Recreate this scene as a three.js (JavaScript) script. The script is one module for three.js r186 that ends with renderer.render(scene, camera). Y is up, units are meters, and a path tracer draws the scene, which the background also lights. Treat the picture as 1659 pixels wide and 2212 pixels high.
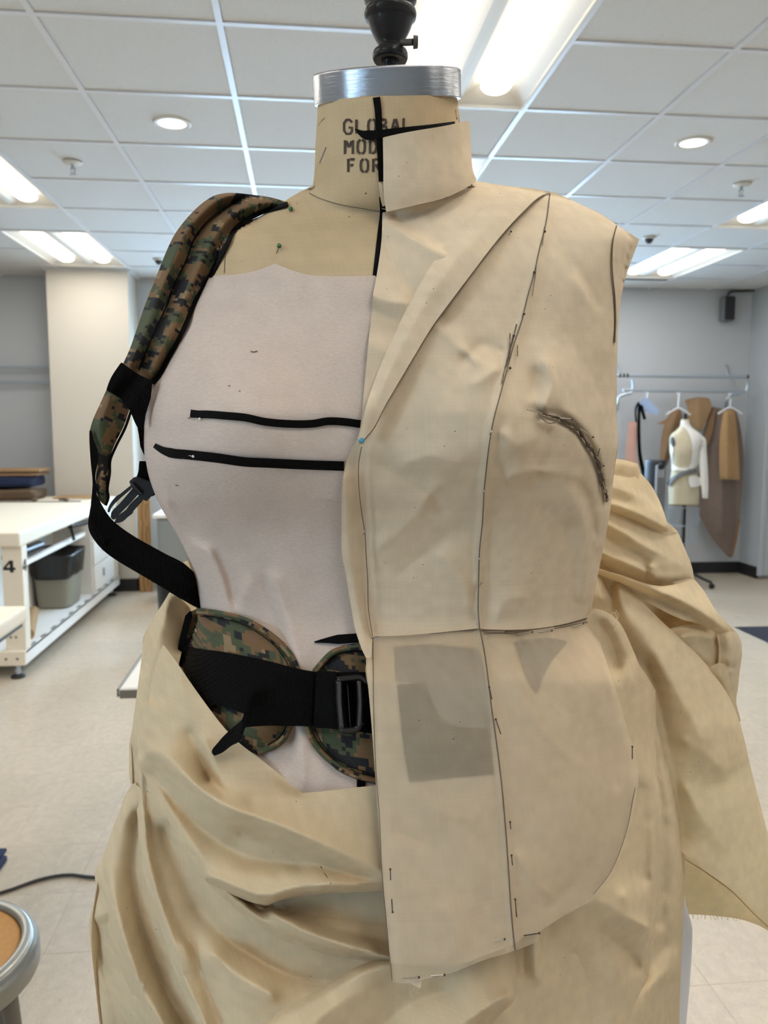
import * as THREE from 'three';
import { RoundedBoxGeometry } from 'three/addons/geometries/RoundedBoxGeometry.js';
import { mergeGeometries } from 'three/addons/utils/BufferGeometryUtils.js';
import { RectAreaLightUniformsLib } from 'three/addons/lights/RectAreaLightUniformsLib.js';

// ---------------------------------------------------------------- camera, sky, exposure
const FOCAL = 1713.7, CU = 829.5, CV = 1106, YAW = -0.10129, PITCH = -0.10806, ROLL = 0.00207, EYE = 1.5;
const scene = new THREE.Scene();
const camera = new THREE.PerspectiveCamera(2 * Math.atan(CV / FOCAL) * 180 / Math.PI, 1659 / 2212, 0.05, 100);
camera.position.set(0, EYE, 0);
camera.rotation.set(PITCH, YAW, ROLL, 'YXZ');
camera.focus = 0.66;
camera.userData.fStop = 11;
const renderer = new THREE.WebGLRenderer();
renderer.toneMapping = THREE.LinearToneMapping;
renderer.toneMappingExposure = 1.05;
renderer.shadowMap.enabled = true;
RectAreaLightUniformsLib.init();
const SKY_LEVEL = 17, TUBE_LEVEL = 17, TUBE_COLOR = new THREE.Color().setRGB(1.0, 0.95, 0.88);
scene.background = new THREE.Color().setRGB(0.48 * SKY_LEVEL, 0.73 * SKY_LEVEL, 1.0 * SKY_LEVEL);

// ---------------------------------------------------------------- small helpers
let seed = 7;
const rnd = () => { seed = (seed + 0x6d2b79f5) | 0; let t = Math.imul(seed ^ (seed >>> 15), 1 | seed); t = (t + Math.imul(t ^ (t >>> 7), 61 | t)) ^ t; return ((t ^ (t >>> 14)) >>> 0) / 4294967296; };
const clamp = (x, a, b) => Math.min(b, Math.max(a, x)), lerp = (a, b, t) => a + (b - a) * t;
const ss = (a, b, x) => { const t = clamp((x - a) / (b - a), 0, 1); return t * t * (3 - 2 * t); };
const hash = (i, j, s) => { let t = Math.imul(i + s * 131, 374761393) + Math.imul(j + s * 17, 668265263) | 0; t = Math.imul(t ^ (t >>> 13), 1274126177); return ((t ^ (t >>> 16)) >>> 0) / 4294967296; };
function vnoise(x, y, s = 1, wrap = 0) {
  const i = Math.floor(x), j = Math.floor(y), a = x - i, b = y - j, u = a * a * (3 - 2 * a), v = b * b * (3 - 2 * b), w = (n) => (wrap ? ((n % wrap) + wrap) % wrap : n);
  return lerp(lerp(hash(w(i), w(j), s), hash(w(i + 1), w(j), s), u), lerp(hash(w(i), w(j + 1), s), hash(w(i + 1), w(j + 1), s), u), v);
}
const col = (hex) => new THREE.Color(hex);
function texture(w, h, fn, srgb) {
  const d = new Uint8Array(w * h * 4);
  for (let y = 0; y < h; y++) for (let x = 0; x < w; x++) { const c = fn(x, y), o = (y * w + x) * 4; d[o] = clamp(c[0], 0, 255); d[o + 1] = clamp(c[1], 0, 255); d[o + 2] = clamp(c[2], 0, 255); d[o + 3] = 255; }
  const t = new THREE.DataTexture(d, w, h);
  t.wrapS = t.wrapT = THREE.RepeatWrapping; t.magFilter = THREE.LinearFilter; t.minFilter = THREE.LinearFilter;
  if (srgb) t.colorSpace = THREE.SRGBColorSpace;
  t.needsUpdate = true;
  return t;
}
const tile = (t, size, sy = size) => { const c = t.clone(); c.repeat.set(1 / size, 1 / sy); c.needsUpdate = true; return c; };
const grey = (v) => [v, v, v];

// ---------------------------------------------------------------- materials
const N = 512;
const rowV = [], colV = [];
for (let i = 0; i < N; i++) { rowV.push(rnd()); colV.push(rnd()); }
const slubs = [];
for (let i = 0; i < 70; i++) slubs.push([Math.floor(rnd() * N), rnd() * N, 20 + rnd() * 70, rnd() < 0.5, rnd() - 0.4]);
const slubMap = new Float32Array(N * N);
for (const [line, at, len, flat, k] of slubs) for (let q = 0; q < len; q++) { const a = Math.floor(at + q) % N; slubMap[flat ? line * N + a : a * N + line] += k * Math.sin(Math.PI * q / len); }
const specks = [];
for (let i = 0; i < 9; i++) specks.push([rnd() * N, rnd() * N, 0.8 + rnd() * 1.3]);
const clothTex = texture(N, N, (x, y) => {
  let v = 238 + 5 * (rowV[y] - 0.5) + 5 * (colV[x] - 0.5) + 10 * slubMap[y * N + x] + 10 * (vnoise(x / 32, y / 32, 3, 16) - 0.5) + 6 * (hash(x, y, 5) - 0.5);
  let k = 0;
  for (const [sx, sy, r] of specks) if (Math.hypot(sx - x, sy - y) < r) k = 0.45;
  v *= 1 - k;
  return [v, v * (1 - k * 0.1), v * (1 - k * 0.3)];
}, true);
const clothBump = texture(N, N, (x, y) => grey(128 + 55 * Math.sin(x * Math.PI / 2) * (0.6 + 0.4 * colV[x]) * ((y >> 1) & 1 ? 1 : -1) * 0.5 + 40 * (rowV[y] - 0.5) + 40 * (colV[x] - 0.5) + 60 * slubMap[y * N + x]));
const jerseyTex = texture(N, N, (x, y) => { const v = 238 + 16 * (vnoise(x / 9, y / 1.6, 9, 0) - 0.5) + 9 * (hash(x, y, 8) - 0.5) + 8 * (vnoise(x / 64, y / 64, 4, 8) - 0.5); return grey(v); }, true);
const webBump = texture(64, 64, (x, y) => { const a = Math.floor(x / 8), o = (a & 1) * 8, q = ((y + o) % 16) / 16, p = (x % 8) / 8; return grey(255 * Math.sin(Math.PI * p) * (0.35 + 0.65 * Math.sin(Math.PI * q))); });
const webTex = texture(64, 64, (x, y) => { const a = Math.floor(x / 8), o = (a & 1) * 8, q = ((y + o) % 16) / 16, p = (x % 8) / 8; return grey(90 + 150 * Math.sin(Math.PI * p) * (0.35 + 0.65 * Math.sin(Math.PI * q))); }, true);
const CAMO = [[136, 104, 70], [84, 92, 64], [32, 32, 38], [164, 136, 100]];
const camoCell = (i, j) => {
  const W = 64, a = vnoise(i / 5.2, j / 3.6, 21, 0) * 0.7 + vnoise(i / 2.4, j / 2, 22, 0) * 0.3 + 0.2 * (hash(i, j, 23) - 0.5);
  const b = vnoise(i / 4.4 + 40, j / 2.6, 24, 0) * 0.65 + vnoise(i / 2, j / 1.5, 25, 0) * 0.35 + 0.14 * (hash(i, j, 26) - 0.5);
  const c = vnoise(i / 5, j / 4 + 70, 27, 0) * 0.6 + vnoise(i / 2, j / 2, 28, 0) * 0.4;
  void W;
  return b > 0.62 ? 2 : a > 0.545 ? 1 : c > 0.72 ? 3 : 0;
};
const camoTex = texture(1024, 1024, (x, y) => { const c = CAMO[camoCell(x >> 4, y >> 4)], k = 0.86 + 0.16 * (((x + y) % 6) / 6) + 0.12 * (hash(x, y, 3) - 0.5); return [c[0] * k, c[1] * k, c[2] * k]; }, true);
const twillBump = texture(64, 64, (x, y) => grey(255 * Math.abs(Math.sin((x + y) * Math.PI / 8))));
const vinylTex = texture(N, N, (x, y) => { const a = vnoise(x / 10, y / 5, 31, 0), b = vnoise(x / 40, y / 30, 32, 0), c = hash(x, y, 33); const v = 222 + 14 * (b - 0.5) + (a > 0.72 ? 5 : a < 0.22 ? -9 : 0) + 6 * (c - 0.5); return [v, v * 0.962, v * 0.9]; }, true);
const acousticTex = texture(256, 256, (x, y) => { const v = 243 + 10 * (hash(x, y, 41) - 0.5) + 8 * (vnoise(x / 3, y / 3, 42, 0) - 0.5); return grey(v); }, true);
const acousticBump = texture(256, 256, (x, y) => grey(128 + 90 * (vnoise(x / 2, y / 2, 43, 0) - 0.5) + 60 * (hash(x, y, 44) - 0.5)));
const kraftTex = texture(256, 256, (x, y) => grey(235 + 16 * (vnoise(x / 5, y / 14, 51, 0) - 0.5) + 12 * (hash(x, y, 52) - 0.5)), true);
const brushTex = texture(256, 256, (x, y) => grey(120 + 90 * hash(0, y, 61) + 30 * (vnoise(x / 60, y / 2, 62, 0) - 0.5)));
const woodTex = texture(256, 256, (x, y) => { const v = 215 + 30 * Math.sin(x / 9 + 3 * vnoise(x / 40, y / 120, 71, 0)) + 14 * (hash(x, y >> 3, 72) - 0.5); return [v, v * 0.95, v * 0.86]; }, true);
const std = (o) => new THREE.MeshStandardMaterial({ roughness: 0.9, side: THREE.DoubleSide, ...o });
const phy = (o) => new THREE.MeshPhysicalMaterial({ roughness: 0.9, side: THREE.DoubleSide, ...o });
const cloth = (hex, o = {}) => phy({ color: col(hex), map: tile(clothTex, 0.11), bumpMap: tile(clothBump, 0.11), bumpScale: 0.00022, roughness: 0.95, specularIntensity: 0.25, ...o });
const M = {
  muslin: cloth('#f1dcbc', { transmission: 0.12, thickness: 0 }),
  muslinSheer: cloth('#f1dcbc', { transparent: true, opacity: 0.43 }),
  skirt: cloth('#f3dcb4', { transmission: 0.16, thickness: 0 }),
  bustle: cloth('#ffeeca', { transmission: 0.4, thickness: 0 }),
  linen: phy({ color: col('#d4bb94'), map: tile(clothTex, 0.16), bumpMap: tile(clothBump, 0.13), bumpScale: 0.0004, roughness: 0.95, specularIntensity: 0.2 }),
  jersey: phy({ color: col('#dfcbbb'), map: tile(jerseyTex, 0.1), bumpMap: tile(jerseyTex, 0.1), bumpScale: 0.0004, roughness: 0.95, specularIntensity: 0.2 }),
  petticoat: std({ color: col('#e6e6ea') }),
  black: phy({ specularIntensity: 0.3, color: col('#0c0d10'), map: tile(webTex, 0.006), bumpMap: tile(webBump, 0.006), bumpScale: 0.0003, roughness: 0.85 }),
  web: phy({ specularIntensity: 0.25, color: col('#0a0a0c'), map: tile(webTex, 0.012), bumpMap: tile(webBump, 0.012), bumpScale: 0.0008, roughness: 0.8 }),
  camo: std({ color: col('#ffffff'), map: tile(camoTex, 0.175), bumpMap: tile(twillBump, 0.008), bumpScale: 0.0003, roughness: 0.85 }),
  plasticBlack: std({ color: col('#121214'), roughness: 0.38 }),
  ink: std({ color: col('#4a3e36'), roughness: 0.95 }),
  pencil: std({ color: col('#6e6355'), roughness: 0.95 }),
  thread: std({ color: col('#5d5041'), roughness: 0.95 }),
  steel: std({ color: col('#b9b4aa'), metalness: 1, roughness: 0.3 }),
  pinDark: std({ color: col('#55504a'), metalness: 0.9, roughness: 0.35 }),
  green: phy({ color: col('#12612a'), roughness: 0.15, clearcoat: 1 }),
  blue: phy({ color: col('#3c93b8'), roughness: 0.2, clearcoat: 0.6 }),
  alu: std({ color: col('#b9babd'), metalness: 1, roughness: 0.32, roughnessMap: tile(brushTex, 0.05), bumpMap: tile(brushTex, 0.05), bumpScale: 0.00005 }),
  iron: phy({ color: col('#060709'), roughness: 0.38, specularIntensity: 0.6, clearcoat: 0.2, clearcoatRoughness: 0.15, bumpMap: tile(acousticBump, 0.05), bumpScale: 0.0004 }),
  ironRaw: std({ color: col('#57524a'), metalness: 0.5, roughness: 0.6 }),
  wall: std({ color: col('#bfc1c3'), bumpMap: tile(acousticBump, 0.5), bumpScale: 0.0003 }),
  column: std({ color: col('#cdc6b9'), bumpMap: tile(acousticBump, 0.5), bumpScale: 0.0003 }),
  rubber: std({ color: col('#1b1d20'), roughness: 0.55 }),
  ceilingTile: std({ color: col('#dcdad6'), map: tile(acousticTex, 0.3), bumpMap: tile(acousticBump, 0.25), bumpScale: 0.0008 }),
  gridBar: std({ color: col('#d6d6d8'), roughness: 0.35 }),
  fixture: std({ color: col('#d6d2c9'), roughness: 0.5 }),
  tubeGlow: std({ color: col('#ffffff'), emissive: new THREE.Color().setRGB(1, 0.94, 0.84), emissiveIntensity: 3.2 }),
  canGlow: std({ color: col('#ffffff'), emissive: new THREE.Color().setRGB(0.95, 0.98, 1), emissiveIntensity: 1.5 }),
  glass: phy({ color: col('#ffffff'), transmission: 1, thickness: 0, roughness: 0.02, ior: 1.45 }),
  winFrame: std({ color: col('#8d9196'), roughness: 0.5, metalness: 0.4 }),
  tiles: [0.97, 1.0, 1.03].map((k) => std({ color: new THREE.Color().setRGB(0.72 * k, 0.66 * k, 0.585 * k), map: tile(vinylTex, 0.3048), roughness: 0.3 })),
  tileNavy: std({ color: col('#28304a'), map: tile(vinylTex, 0.3048), roughness: 0.3 }),
  grout: std({ color: col('#80786c') }),
  whitePaint: std({ color: col('#eeeae2'), roughness: 0.55 }),
  creamCover: std({ color: col('#e9dfcb'), roughness: 0.7 }),
  greyLaminate: std({ color: col('#d9d6ce'), roughness: 0.45 }),
  edgeBand: std({ color: col('#77736b'), roughness: 0.5 }),
  binGrey: std({ color: col('#8a8676'), roughness: 0.6 }),
  bag: std({ color: col('#141619'), roughness: 0.3 }),
  kraft: std({ color: col('#a98a66'), map: tile(kraftTex, 0.3) }),
  kraftDark: std({ color: col('#8f7152'), map: tile(kraftTex, 0.3) }),
  taupe: std({ color: col('#85756a'), map: tile(kraftTex, 0.3) }),
  tan: std({ color: col('#b89468'), map: tile(kraftTex, 0.3) }),
  navyCloth: std({ color: col('#1f2a48') }),
  brownCloth: std({ color: col('#5f4d3a') }),
  pine: std({ color: col('#b9946a'), map: tile(woodTex, 0.2) }),
  chrome: std({ color: col('#b4bec8'), metalness: 0.5, roughness: 0.3 }),
  hanger: std({ color: col('#e8ecf2'), roughness: 0.4 }),
  bagBlue: phy({ color: col('#b9cdea'), roughness: 0.4, transmission: 0.35, thickness: 0 }),
  pink: std({ color: col('#c99f92'), roughness: 0.4 }),
  fanSilver: std({ color: col('#8f9296'), metalness: 0.0, roughness: 0.45 }),
  fanDark: std({ color: col('#24262a'), roughness: 0.5 }),
  cabinetGrey: std({ color: col('#8b8e8c'), roughness: 0.45 }),
  yellow: std({ color: col('#d6c42a') }),
  speaker: std({ color: col('#6d7074'), roughness: 0.6 }),
  pouchGrey: std({ color: col('#77746d') }),
  partition: std({ color: col('#b4b7ba'), roughness: 0.5 }),
  cable: std({ color: col('#3c3c3e'), roughness: 0.6 }),
  stoolRim: std({ color: col('#8c8c86'), metalness: 0.55, roughness: 0.3 }),
  stoolLeg: std({ color: col('#6f6d66'), metalness: 0.4, roughness: 0.4 }),
  masonite: phy({ color: col('#b5854a'), map: tile(kraftTex, 0.2), roughness: 0.55, specularIntensity: 0.5 }),
  cotton: std({ color: col('#ecebe6') }),
  smallLinen: std({ color: col('#d8cdb0'), map: tile(clothTex, 0.2) }),
  grille: std({ color: col('#c8c6c0'), roughness: 0.5 }),
  ground: std({ color: col('#d5d9dc') }),
};

// ---------------------------------------------------------------- picture-to-space helpers (F = the camera's heading frame: x right, y up, z towards the viewer)
const sp = Math.sin(PITCH), cp = Math.cos(PITCH), sr = Math.sin(ROLL), cr = Math.cos(ROLL), sy = Math.sin(YAW), cy = Math.cos(YAW);
function ray(u, v) { const a = (u - CU) / FOCAL, b = -(v - CV) / FOCAL, x = a * cr - b * sr, y = a * sr + b * cr; return [x, y * cp + sp, y * sp - cp]; }
function atZ(u, v, z) { const d = ray(u, v), k = z / d[2]; return [d[0] * k, EYE + d[1] * k, z]; }
const toWorld = ([x, y, z]) => [x * cy + z * sy, y, -x * sy + z * cy];
const toF = ([x, y, z]) => [x * cy - z * sy, y, x * sy + z * cy];
const worldRay = (u, v) => { const d = ray(u, v); return [d[0] * cy + d[2] * sy, d[1], -d[0] * sy + d[2] * cy]; };
const onWorldZ = (u, v, z) => { const d = worldRay(u, v), k = z / d[2]; return [d[0] * k, EYE + d[1] * k, z]; };
const onWorldY = (u, v, y) => { const d = worldRay(u, v), k = (y - EYE) / d[1]; return [d[0] * k, y, d[2] * k]; };
const plane = (zw) => (u, v) => toF(onWorldZ(u, v, zw))[2];          // depth map of a world plane z = zw

function pts(text, n = 5, closed = false) {      // "u,v u,v! ..." -> smooth curve through the points; ! keeps a corner
  const raw = text.trim().split(/\s+/).map((s) => { const sharp = s.endsWith('!'), [u, v] = s.replace('!', '').split(',').map(Number); return { u, v, sharp }; });
  const out = [], m = raw.length, last = closed ? m : m - 1;
  for (let i = 0; i < last; i++) {
    const p1 = raw[i], p2 = raw[(i + 1) % m];
    const p0 = p1.sharp || (!closed && i === 0) ? p1 : raw[(i - 1 + m) % m], p3 = p2.sharp || (!closed && i + 2 >= m) ? p2 : raw[(i + 2) % m];
    const d01 = Math.hypot(p1.u - p0.u, p1.v - p0.v) || 1e-6, d12 = Math.hypot(p2.u - p1.u, p2.v - p1.v) || 1e-6, d23 = Math.hypot(p3.u - p2.u, p3.v - p2.v) || 1e-6;
    const tan = (a, b, c, da, db, flat) => (flat ? (c - b) : (((b - a) / da + (c - b) / db) / 2) * 1) * 1;
    const t1u = p0 === p1 ? p2.u - p1.u : tan(p0.u, p1.u, p2.u, d01, d12) * d12, t1v = p0 === p1 ? p2.v - p1.v : tan(p0.v, p1.v, p2.v, d01, d12) * d12;
    const t2u = p3 === p2 ? p2.u - p1.u : tan(p1.u, p2.u, p3.u, d12, d23) * d12, t2v = p3 === p2 ? p2.v - p1.v : tan(p1.v, p2.v, p3.v, d12, d23) * d12;
    for (let k = 0; k < n; k++) { const t = k / n, t2 = t * t, t3 = t2 * t, h1 = 2 * t3 - 3 * t2 + 1, h2 = t3 - 2 * t2 + t, h3 = -2 * t3 + 3 * t2, h4 = t3 - t2; out.push([h1 * p1.u + h2 * t1u + h3 * p2.u + h4 * t2u, h1 * p1.v + h2 * t1v + h3 * p2.v + h4 * t2v]); }
  }
  if (!closed) out.push([raw[m - 1].u, raw[m - 1].v]);
  return out;
}
function table(rows) {                           // rows [v, a, b, ...] -> smooth functions of v
  const at = (i, c) => rows[clamp(i, 0, rows.length - 1)][c];
  return (v) => {
    const k = rows[0].length - 1;
    if (v <= rows[0][0]) return rows[0].slice(1);
    if (v >= rows[rows.length - 1][0]) return rows[rows.length - 1].slice(1);
    let i = 0; while (rows[i + 1][0] < v) i++;
    const h = rows[i + 1][0] - rows[i][0], t = (v - rows[i][0]) / h, out = [];
    for (let c = 1; c <= k; c++) {
      const p1 = at(i, c), p2 = at(i + 1, c), s = (p2 - p1) / h, s0 = i > 0 ? (p1 - at(i - 1, c)) / (at(i, 0) - at(i - 1, 0)) : s, s2 = i + 2 < rows.length ? (at(i + 2, c) - p2) / (at(i + 2, 0) - at(i + 1, 0)) : s;
      const m1 = s0 * s <= 0 ? 0 : 2 * s0 * s / (s0 + s), m2 = s2 * s <= 0 ? 0 : 2 * s2 * s / (s2 + s), t2 = t * t, t3 = t2 * t;
      out.push((2 * t3 - 3 * t2 + 1) * p1 + (t3 - 2 * t2 + t) * m1 * h + (-2 * t3 + 3 * t2) * p2 + (t3 - t2) * m2 * h);
    }
    return out;
  };
}
function inflate(rows, p = 2.2) {                // rows [v, left, right, z of the sides, bulge]
  const f = table(rows);
  const m = (u, v) => { const [L, R, z0, B] = f(v), t = Math.abs((2 * u - L - R) / (R - L)); return t >= 1 ? z0 - 0.012 * Math.min(1, t - 1) : z0 + B * Math.pow(1 - Math.pow(t, p), 1 / p); };
  m.rows = f;
  return m;
}
function place(map, u, v, off) { const p = atZ(u, v, map(u, v)), q = [p[0], p[1] - EYE, p[2]], r = Math.hypot(...q), k = 1 - off / r; return [q[0] * k, EYE + q[1] * k, q[2] * k]; }
function inPoly(poly, u, v) {
  let c = false;
  for (let i = 0, j = poly.length - 1; i < poly.length; j = i++) { const a = poly[i], b = poly[j]; if (a[1] > v !== b[1] > v && u < (b[0] - a[0]) * (v - a[1]) / (b[1] - a[1]) + a[0]) c = !c; }
  return c;
}
// a sheet of cloth: outline, depth map, fold lines [curve, height in mm]; heights between the lines settle like a stretched membrane
function sheet({ poly, map, off = 0, th = 0.0012, cell = 6, folds = [], edge = null, decay = 0.0006, blur = 2, wave = 0.6, waveScale = 90, rot = 0, iter = 260, fade = 1, single = false }) {
  let u0 = 1e9, v0 = 1e9, u1 = -1e9, v1 = -1e9;
  for (const [u, v] of poly) { u0 = Math.min(u0, u); v0 = Math.min(v0, v); u1 = Math.max(u1, u); v1 = Math.max(v1, v); }
  u0 -= cell * 1.37; v0 -= cell * 1.41; u1 += cell * 1.5; v1 += cell * 1.5;
  const nu = Math.ceil((u1 - u0) / cell) + 1, nv = Math.ceil((v1 - v0) / cell) + 1, inside = new Uint8Array(nu * nv);
  for (let j = 0; j < nv; j++) {
    const v = v0 + j * cell, xs = [];
    for (let i = 0, k = poly.length - 1; i < poly.length; k = i++) { const a = poly[i], b = poly[k]; if (a[1] > v !== b[1] > v) xs.push((b[0] - a[0]) * (v - a[1]) / (b[1] - a[1]) + a[0]); }
    xs.sort((a, b) => a - b);
    for (let q = 0; q + 1 < xs.length; q += 2) for (let i = Math.max(0, Math.ceil((xs[q] - u0) / cell)); i < nu && u0 + i * cell < xs[q + 1]; i++) inside[j * nu + i] = 1;
  }
  let H = new Float32Array(nu * nv);
  if (folds.length || edge !== null) {
    const fixed = new Uint8Array(nu * nv), live = new Uint8Array(nu * nv);
    const pin = (curve, h) => { const n = curve.length; for (let i = 0; i + 1 < n; i++) { const [a, b] = [curve[i], curve[i + 1]], L = Math.hypot(b[0] - a[0], b[1] - a[1]), k = Math.max(1, Math.ceil(L / cell * 1.6)); for (let q = 0; q <= k; q++) { const t = q / k, x = Math.round((lerp(a[0], b[0], t) - u0) / cell), y = Math.round((lerp(a[1], b[1], t) - v0) / cell); if (x < 0 || y < 0 || x >= nu || y >= nv) continue; const hh = Array.isArray(h) ? lerp(h[0], h[1], (i + t) / (n - 1)) : h; H[y * nu + x] = hh / 1000; fixed[y * nu + x] = 1; } } };
    if (edge !== null) pin([...poly, poly[0]], edge);
    for (const [c, h] of folds) pin(typeof c === 'string' ? pts(c) : c, h);
    for (let j = 1; j < nv - 1; j++) for (let i = 1; i < nu - 1; i++) { const k = j * nu + i; live[k] = inside[k] || inside[k - 1] || inside[k + 1] || inside[k - nu] || inside[k + nu] ? 1 : 0; }
    const kk = decay * cell * cell;
    for (let it = 0; it < iter; it++) for (let j = 1; j < nv - 1; j++) for (let i = 1; i < nu - 1; i++) {
      const k = j * nu + i;
      if (!live[k] || fixed[k]) continue;
      let s = 0, n = 0;
      if (live[k - 1]) { s += H[k - 1]; n++; } if (live[k + 1]) { s += H[k + 1]; n++; } if (live[k - nu]) { s += H[k - nu]; n++; } if (live[k + nu]) { s += H[k + nu]; n++; }
      if (n) H[k] += 1.75 * (s / (n + kk) - H[k]);
    }
    for (let q = 0; q < blur; q++) { const G = H.slice(); for (let j = 1; j < nv - 1; j++) for (let i = 1; i < nu - 1; i++) { const k = j * nu + i; if (!live[k]) continue; let s = H[k] * 2, n = 2; for (const d of [-1, 1, -nu, nu]) if (live[k + d]) { s += H[k + d]; n++; } G[k] = s / n; } H = G; }
  }
  const hAt = (u, v) => { const x = clamp((u - u0) / cell, 0, nu - 1.001), y = clamp((v - v0) / cell, 0, nv - 1.001), i = Math.floor(x), j = Math.floor(y), a = x - i, b = y - j, k = j * nu + i; return lerp(lerp(H[k], H[k + 1], a), lerp(H[k + nu], H[k + nu + 1], a), b) + wave * 0.002 * (vnoise(u / waveScale, v / waveScale, 77) - 0.5) + wave * 0.001 * (vnoise(u / waveScale * 2.3, v / waveScale * 2.3, 78) - 0.5); };
  const verts = [], keys = new Map(), tris = [];
  const vert = (key, u, v) => { if (!keys.has(key)) { keys.set(key, verts.length); verts.push([u, v]); } return keys.get(key); };
  const nodeV = (i, j) => vert(j * nu + i, u0 + i * cell, v0 + j * cell);
  const cross = (i, j, i2, j2) => {
    const A = j * nu + i, B = j2 * nu + i2, key = 'e' + Math.min(A, B) + '_' + Math.max(A, B);
    if (keys.has(key)) return keys.get(key);
    let p = [u0 + i * cell, v0 + j * cell], q = [u0 + i2 * cell, v0 + j2 * cell];
    if (!inside[A]) [p, q] = [q, p];
    for (let k = 0; k < 9; k++) { const m = [(p[0] + q[0]) / 2, (p[1] + q[1]) / 2]; if (inPoly(poly, m[0], m[1])) p = m; else q = m; }
    return vert(key, p[0], p[1]);
  };
  for (let j = 0; j + 1 < nv; j++) for (let i = 0; i + 1 < nu; i++) {
    const c = [[i, j], [i, j + 1], [i + 1, j + 1], [i + 1, j]], f = c.map(([a, b]) => inside[b * nu + a]);
    if (!(f[0] || f[1] || f[2] || f[3])) continue;
    const loop = [];
    for (let k = 0; k < 4; k++) { const n = (k + 1) % 4; if (f[k]) loop.push(nodeV(...c[k])); if (f[k] !== f[n]) loop.push(cross(...c[k], ...c[n])); }
    for (let k = 1; k + 1 < loop.length; k++) tris.push(loop[0], loop[k], loop[k + 1]);
  }
  const n = verts.length, pos = [], uv = [], idx = [], ca = Math.cos(rot), sa = Math.sin(rot);
  const offAt = typeof off === 'function' ? off : () => off;
  const tame = (u, v) => { if (fade === 1) return 1; const [l, r] = map.rows(v); return lerp(1, fade, ss(0.8, 1, Math.abs((2 * u - l - r) / (r - l)))); };   // folds flatten towards the sides
  for (let side = 0; side < (single ? 1 : 2); side++) for (const [u, v] of verts) { const p = place(map, u, v, offAt(u, v) + hAt(u, v) * tame(u, v) - side * th); pos.push(...p); const s = p[0] - p[2] * 0.4; uv.push(s * ca - p[1] * sa, s * sa + p[1] * ca); }
  for (let k = 0; k < tris.length; k += 3) { const [a, b, c] = [tris[k], tris[k + 1], tris[k + 2]]; idx.push(a, b, c); if (!single) idx.push(a + n, c + n, b + n); }
  const dir = new Map();
  for (let k = 0; k < tris.length; k += 3) for (let e = 0; e < 3; e++) { const a = tris[k + e], b = tris[k + (e + 1) % 3]; dir.set(a * n + b, [a, b]); }
  let m = 2 * n;
  if (!single) for (const [a, b] of dir.values()) if (!dir.has(b * n + a)) {
    for (const q of [a, b, b + n, a + n]) { pos.push(pos[q * 3], pos[q * 3 + 1], pos[q * 3 + 2]); uv.push(uv[q * 2], uv[q * 2 + 1]); }
    idx.push(m, m + 3, m + 2, m, m + 2, m + 1); m += 4;
  }
  const g = new THREE.BufferGeometry();
  g.setAttribute('position', new THREE.Float32BufferAttribute(pos, 3)); g.setAttribute('uv', new THREE.Float32BufferAttribute(uv, 2)); g.setIndex(idx); g.computeVertexNormals();
  return g;
}
// a band along a curve: tape, line, webbing
function band(curve, width, { map, off = 0.001, th = 0.001, n = 4, step = 5, puff = 0, rag = 0 } = {}) {
  const c0 = typeof curve === 'string' ? pts(curve, 12) : curve, c = [c0[0]];
  for (const p of c0) { const q = c[c.length - 1]; if (Math.hypot(p[0] - q[0], p[1] - q[1]) >= step) c.push(p); }
  if (c.length < 2 || Math.hypot(c[c.length - 1][0] - c0[c0.length - 1][0], c[c.length - 1][1] - c0[c0.length - 1][1]) > 1) c.push(c0[c0.length - 1]);
  const pos = [], uv = [], idx = [], m = 2 * (n + 1);
  let run = 0;
  c.forEach((p, i) => {
    const a = c[Math.max(0, i - 1)], b = c[Math.min(c.length - 1, i + 1)], L = Math.hypot(b[0] - a[0], b[1] - a[1]) || 1, nx = -(b[1] - a[1]) / L, ny = (b[0] - a[0]) / L, t = i / (c.length - 1);
    const w = (typeof width === 'function' ? width(t) : width) / 2 * (1 + rag * (rnd() - 0.5));
    if (i) run += Math.hypot(p[0] - c[i - 1][0], p[1] - c[i - 1][1]) * 0.00042;
    const o = typeof off === 'function' ? off(t) : off;
    for (let side = 0; side < 2; side++) for (let k = 0; k <= n; k++) { const q = (side ? n - k : k) / n * 2 - 1, u = p[0] + nx * w * q, v = p[1] + ny * w * q; pos.push(...place(map, u, v, side ? o - th : o + puff * (1 - q * q))); uv.push(q * w * 0.00042, run); }
  });
  for (let i = 0; i + 1 < c.length; i++) for (let k = 0; k < m; k++) { const a = i * m + k, b = i * m + (k + 1) % m; idx.push(a, b, a + m, b, b + m, a + m); }
  for (const i of [0, c.length - 1]) for (let k = 1; k < m - 1; k++) idx.push(...(i ? [i * m, i * m + k, i * m + k + 1] : [i * m, i * m + k + 1, i * m + k]));
  const g = new THREE.BufferGeometry();
  g.setAttribute('position', new THREE.Float32BufferAttribute(pos, 3)); g.setAttribute('uv', new THREE.Float32BufferAttribute(uv, 2)); g.setIndex(idx); g.computeVertexNormals();
  return g;
}
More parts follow.
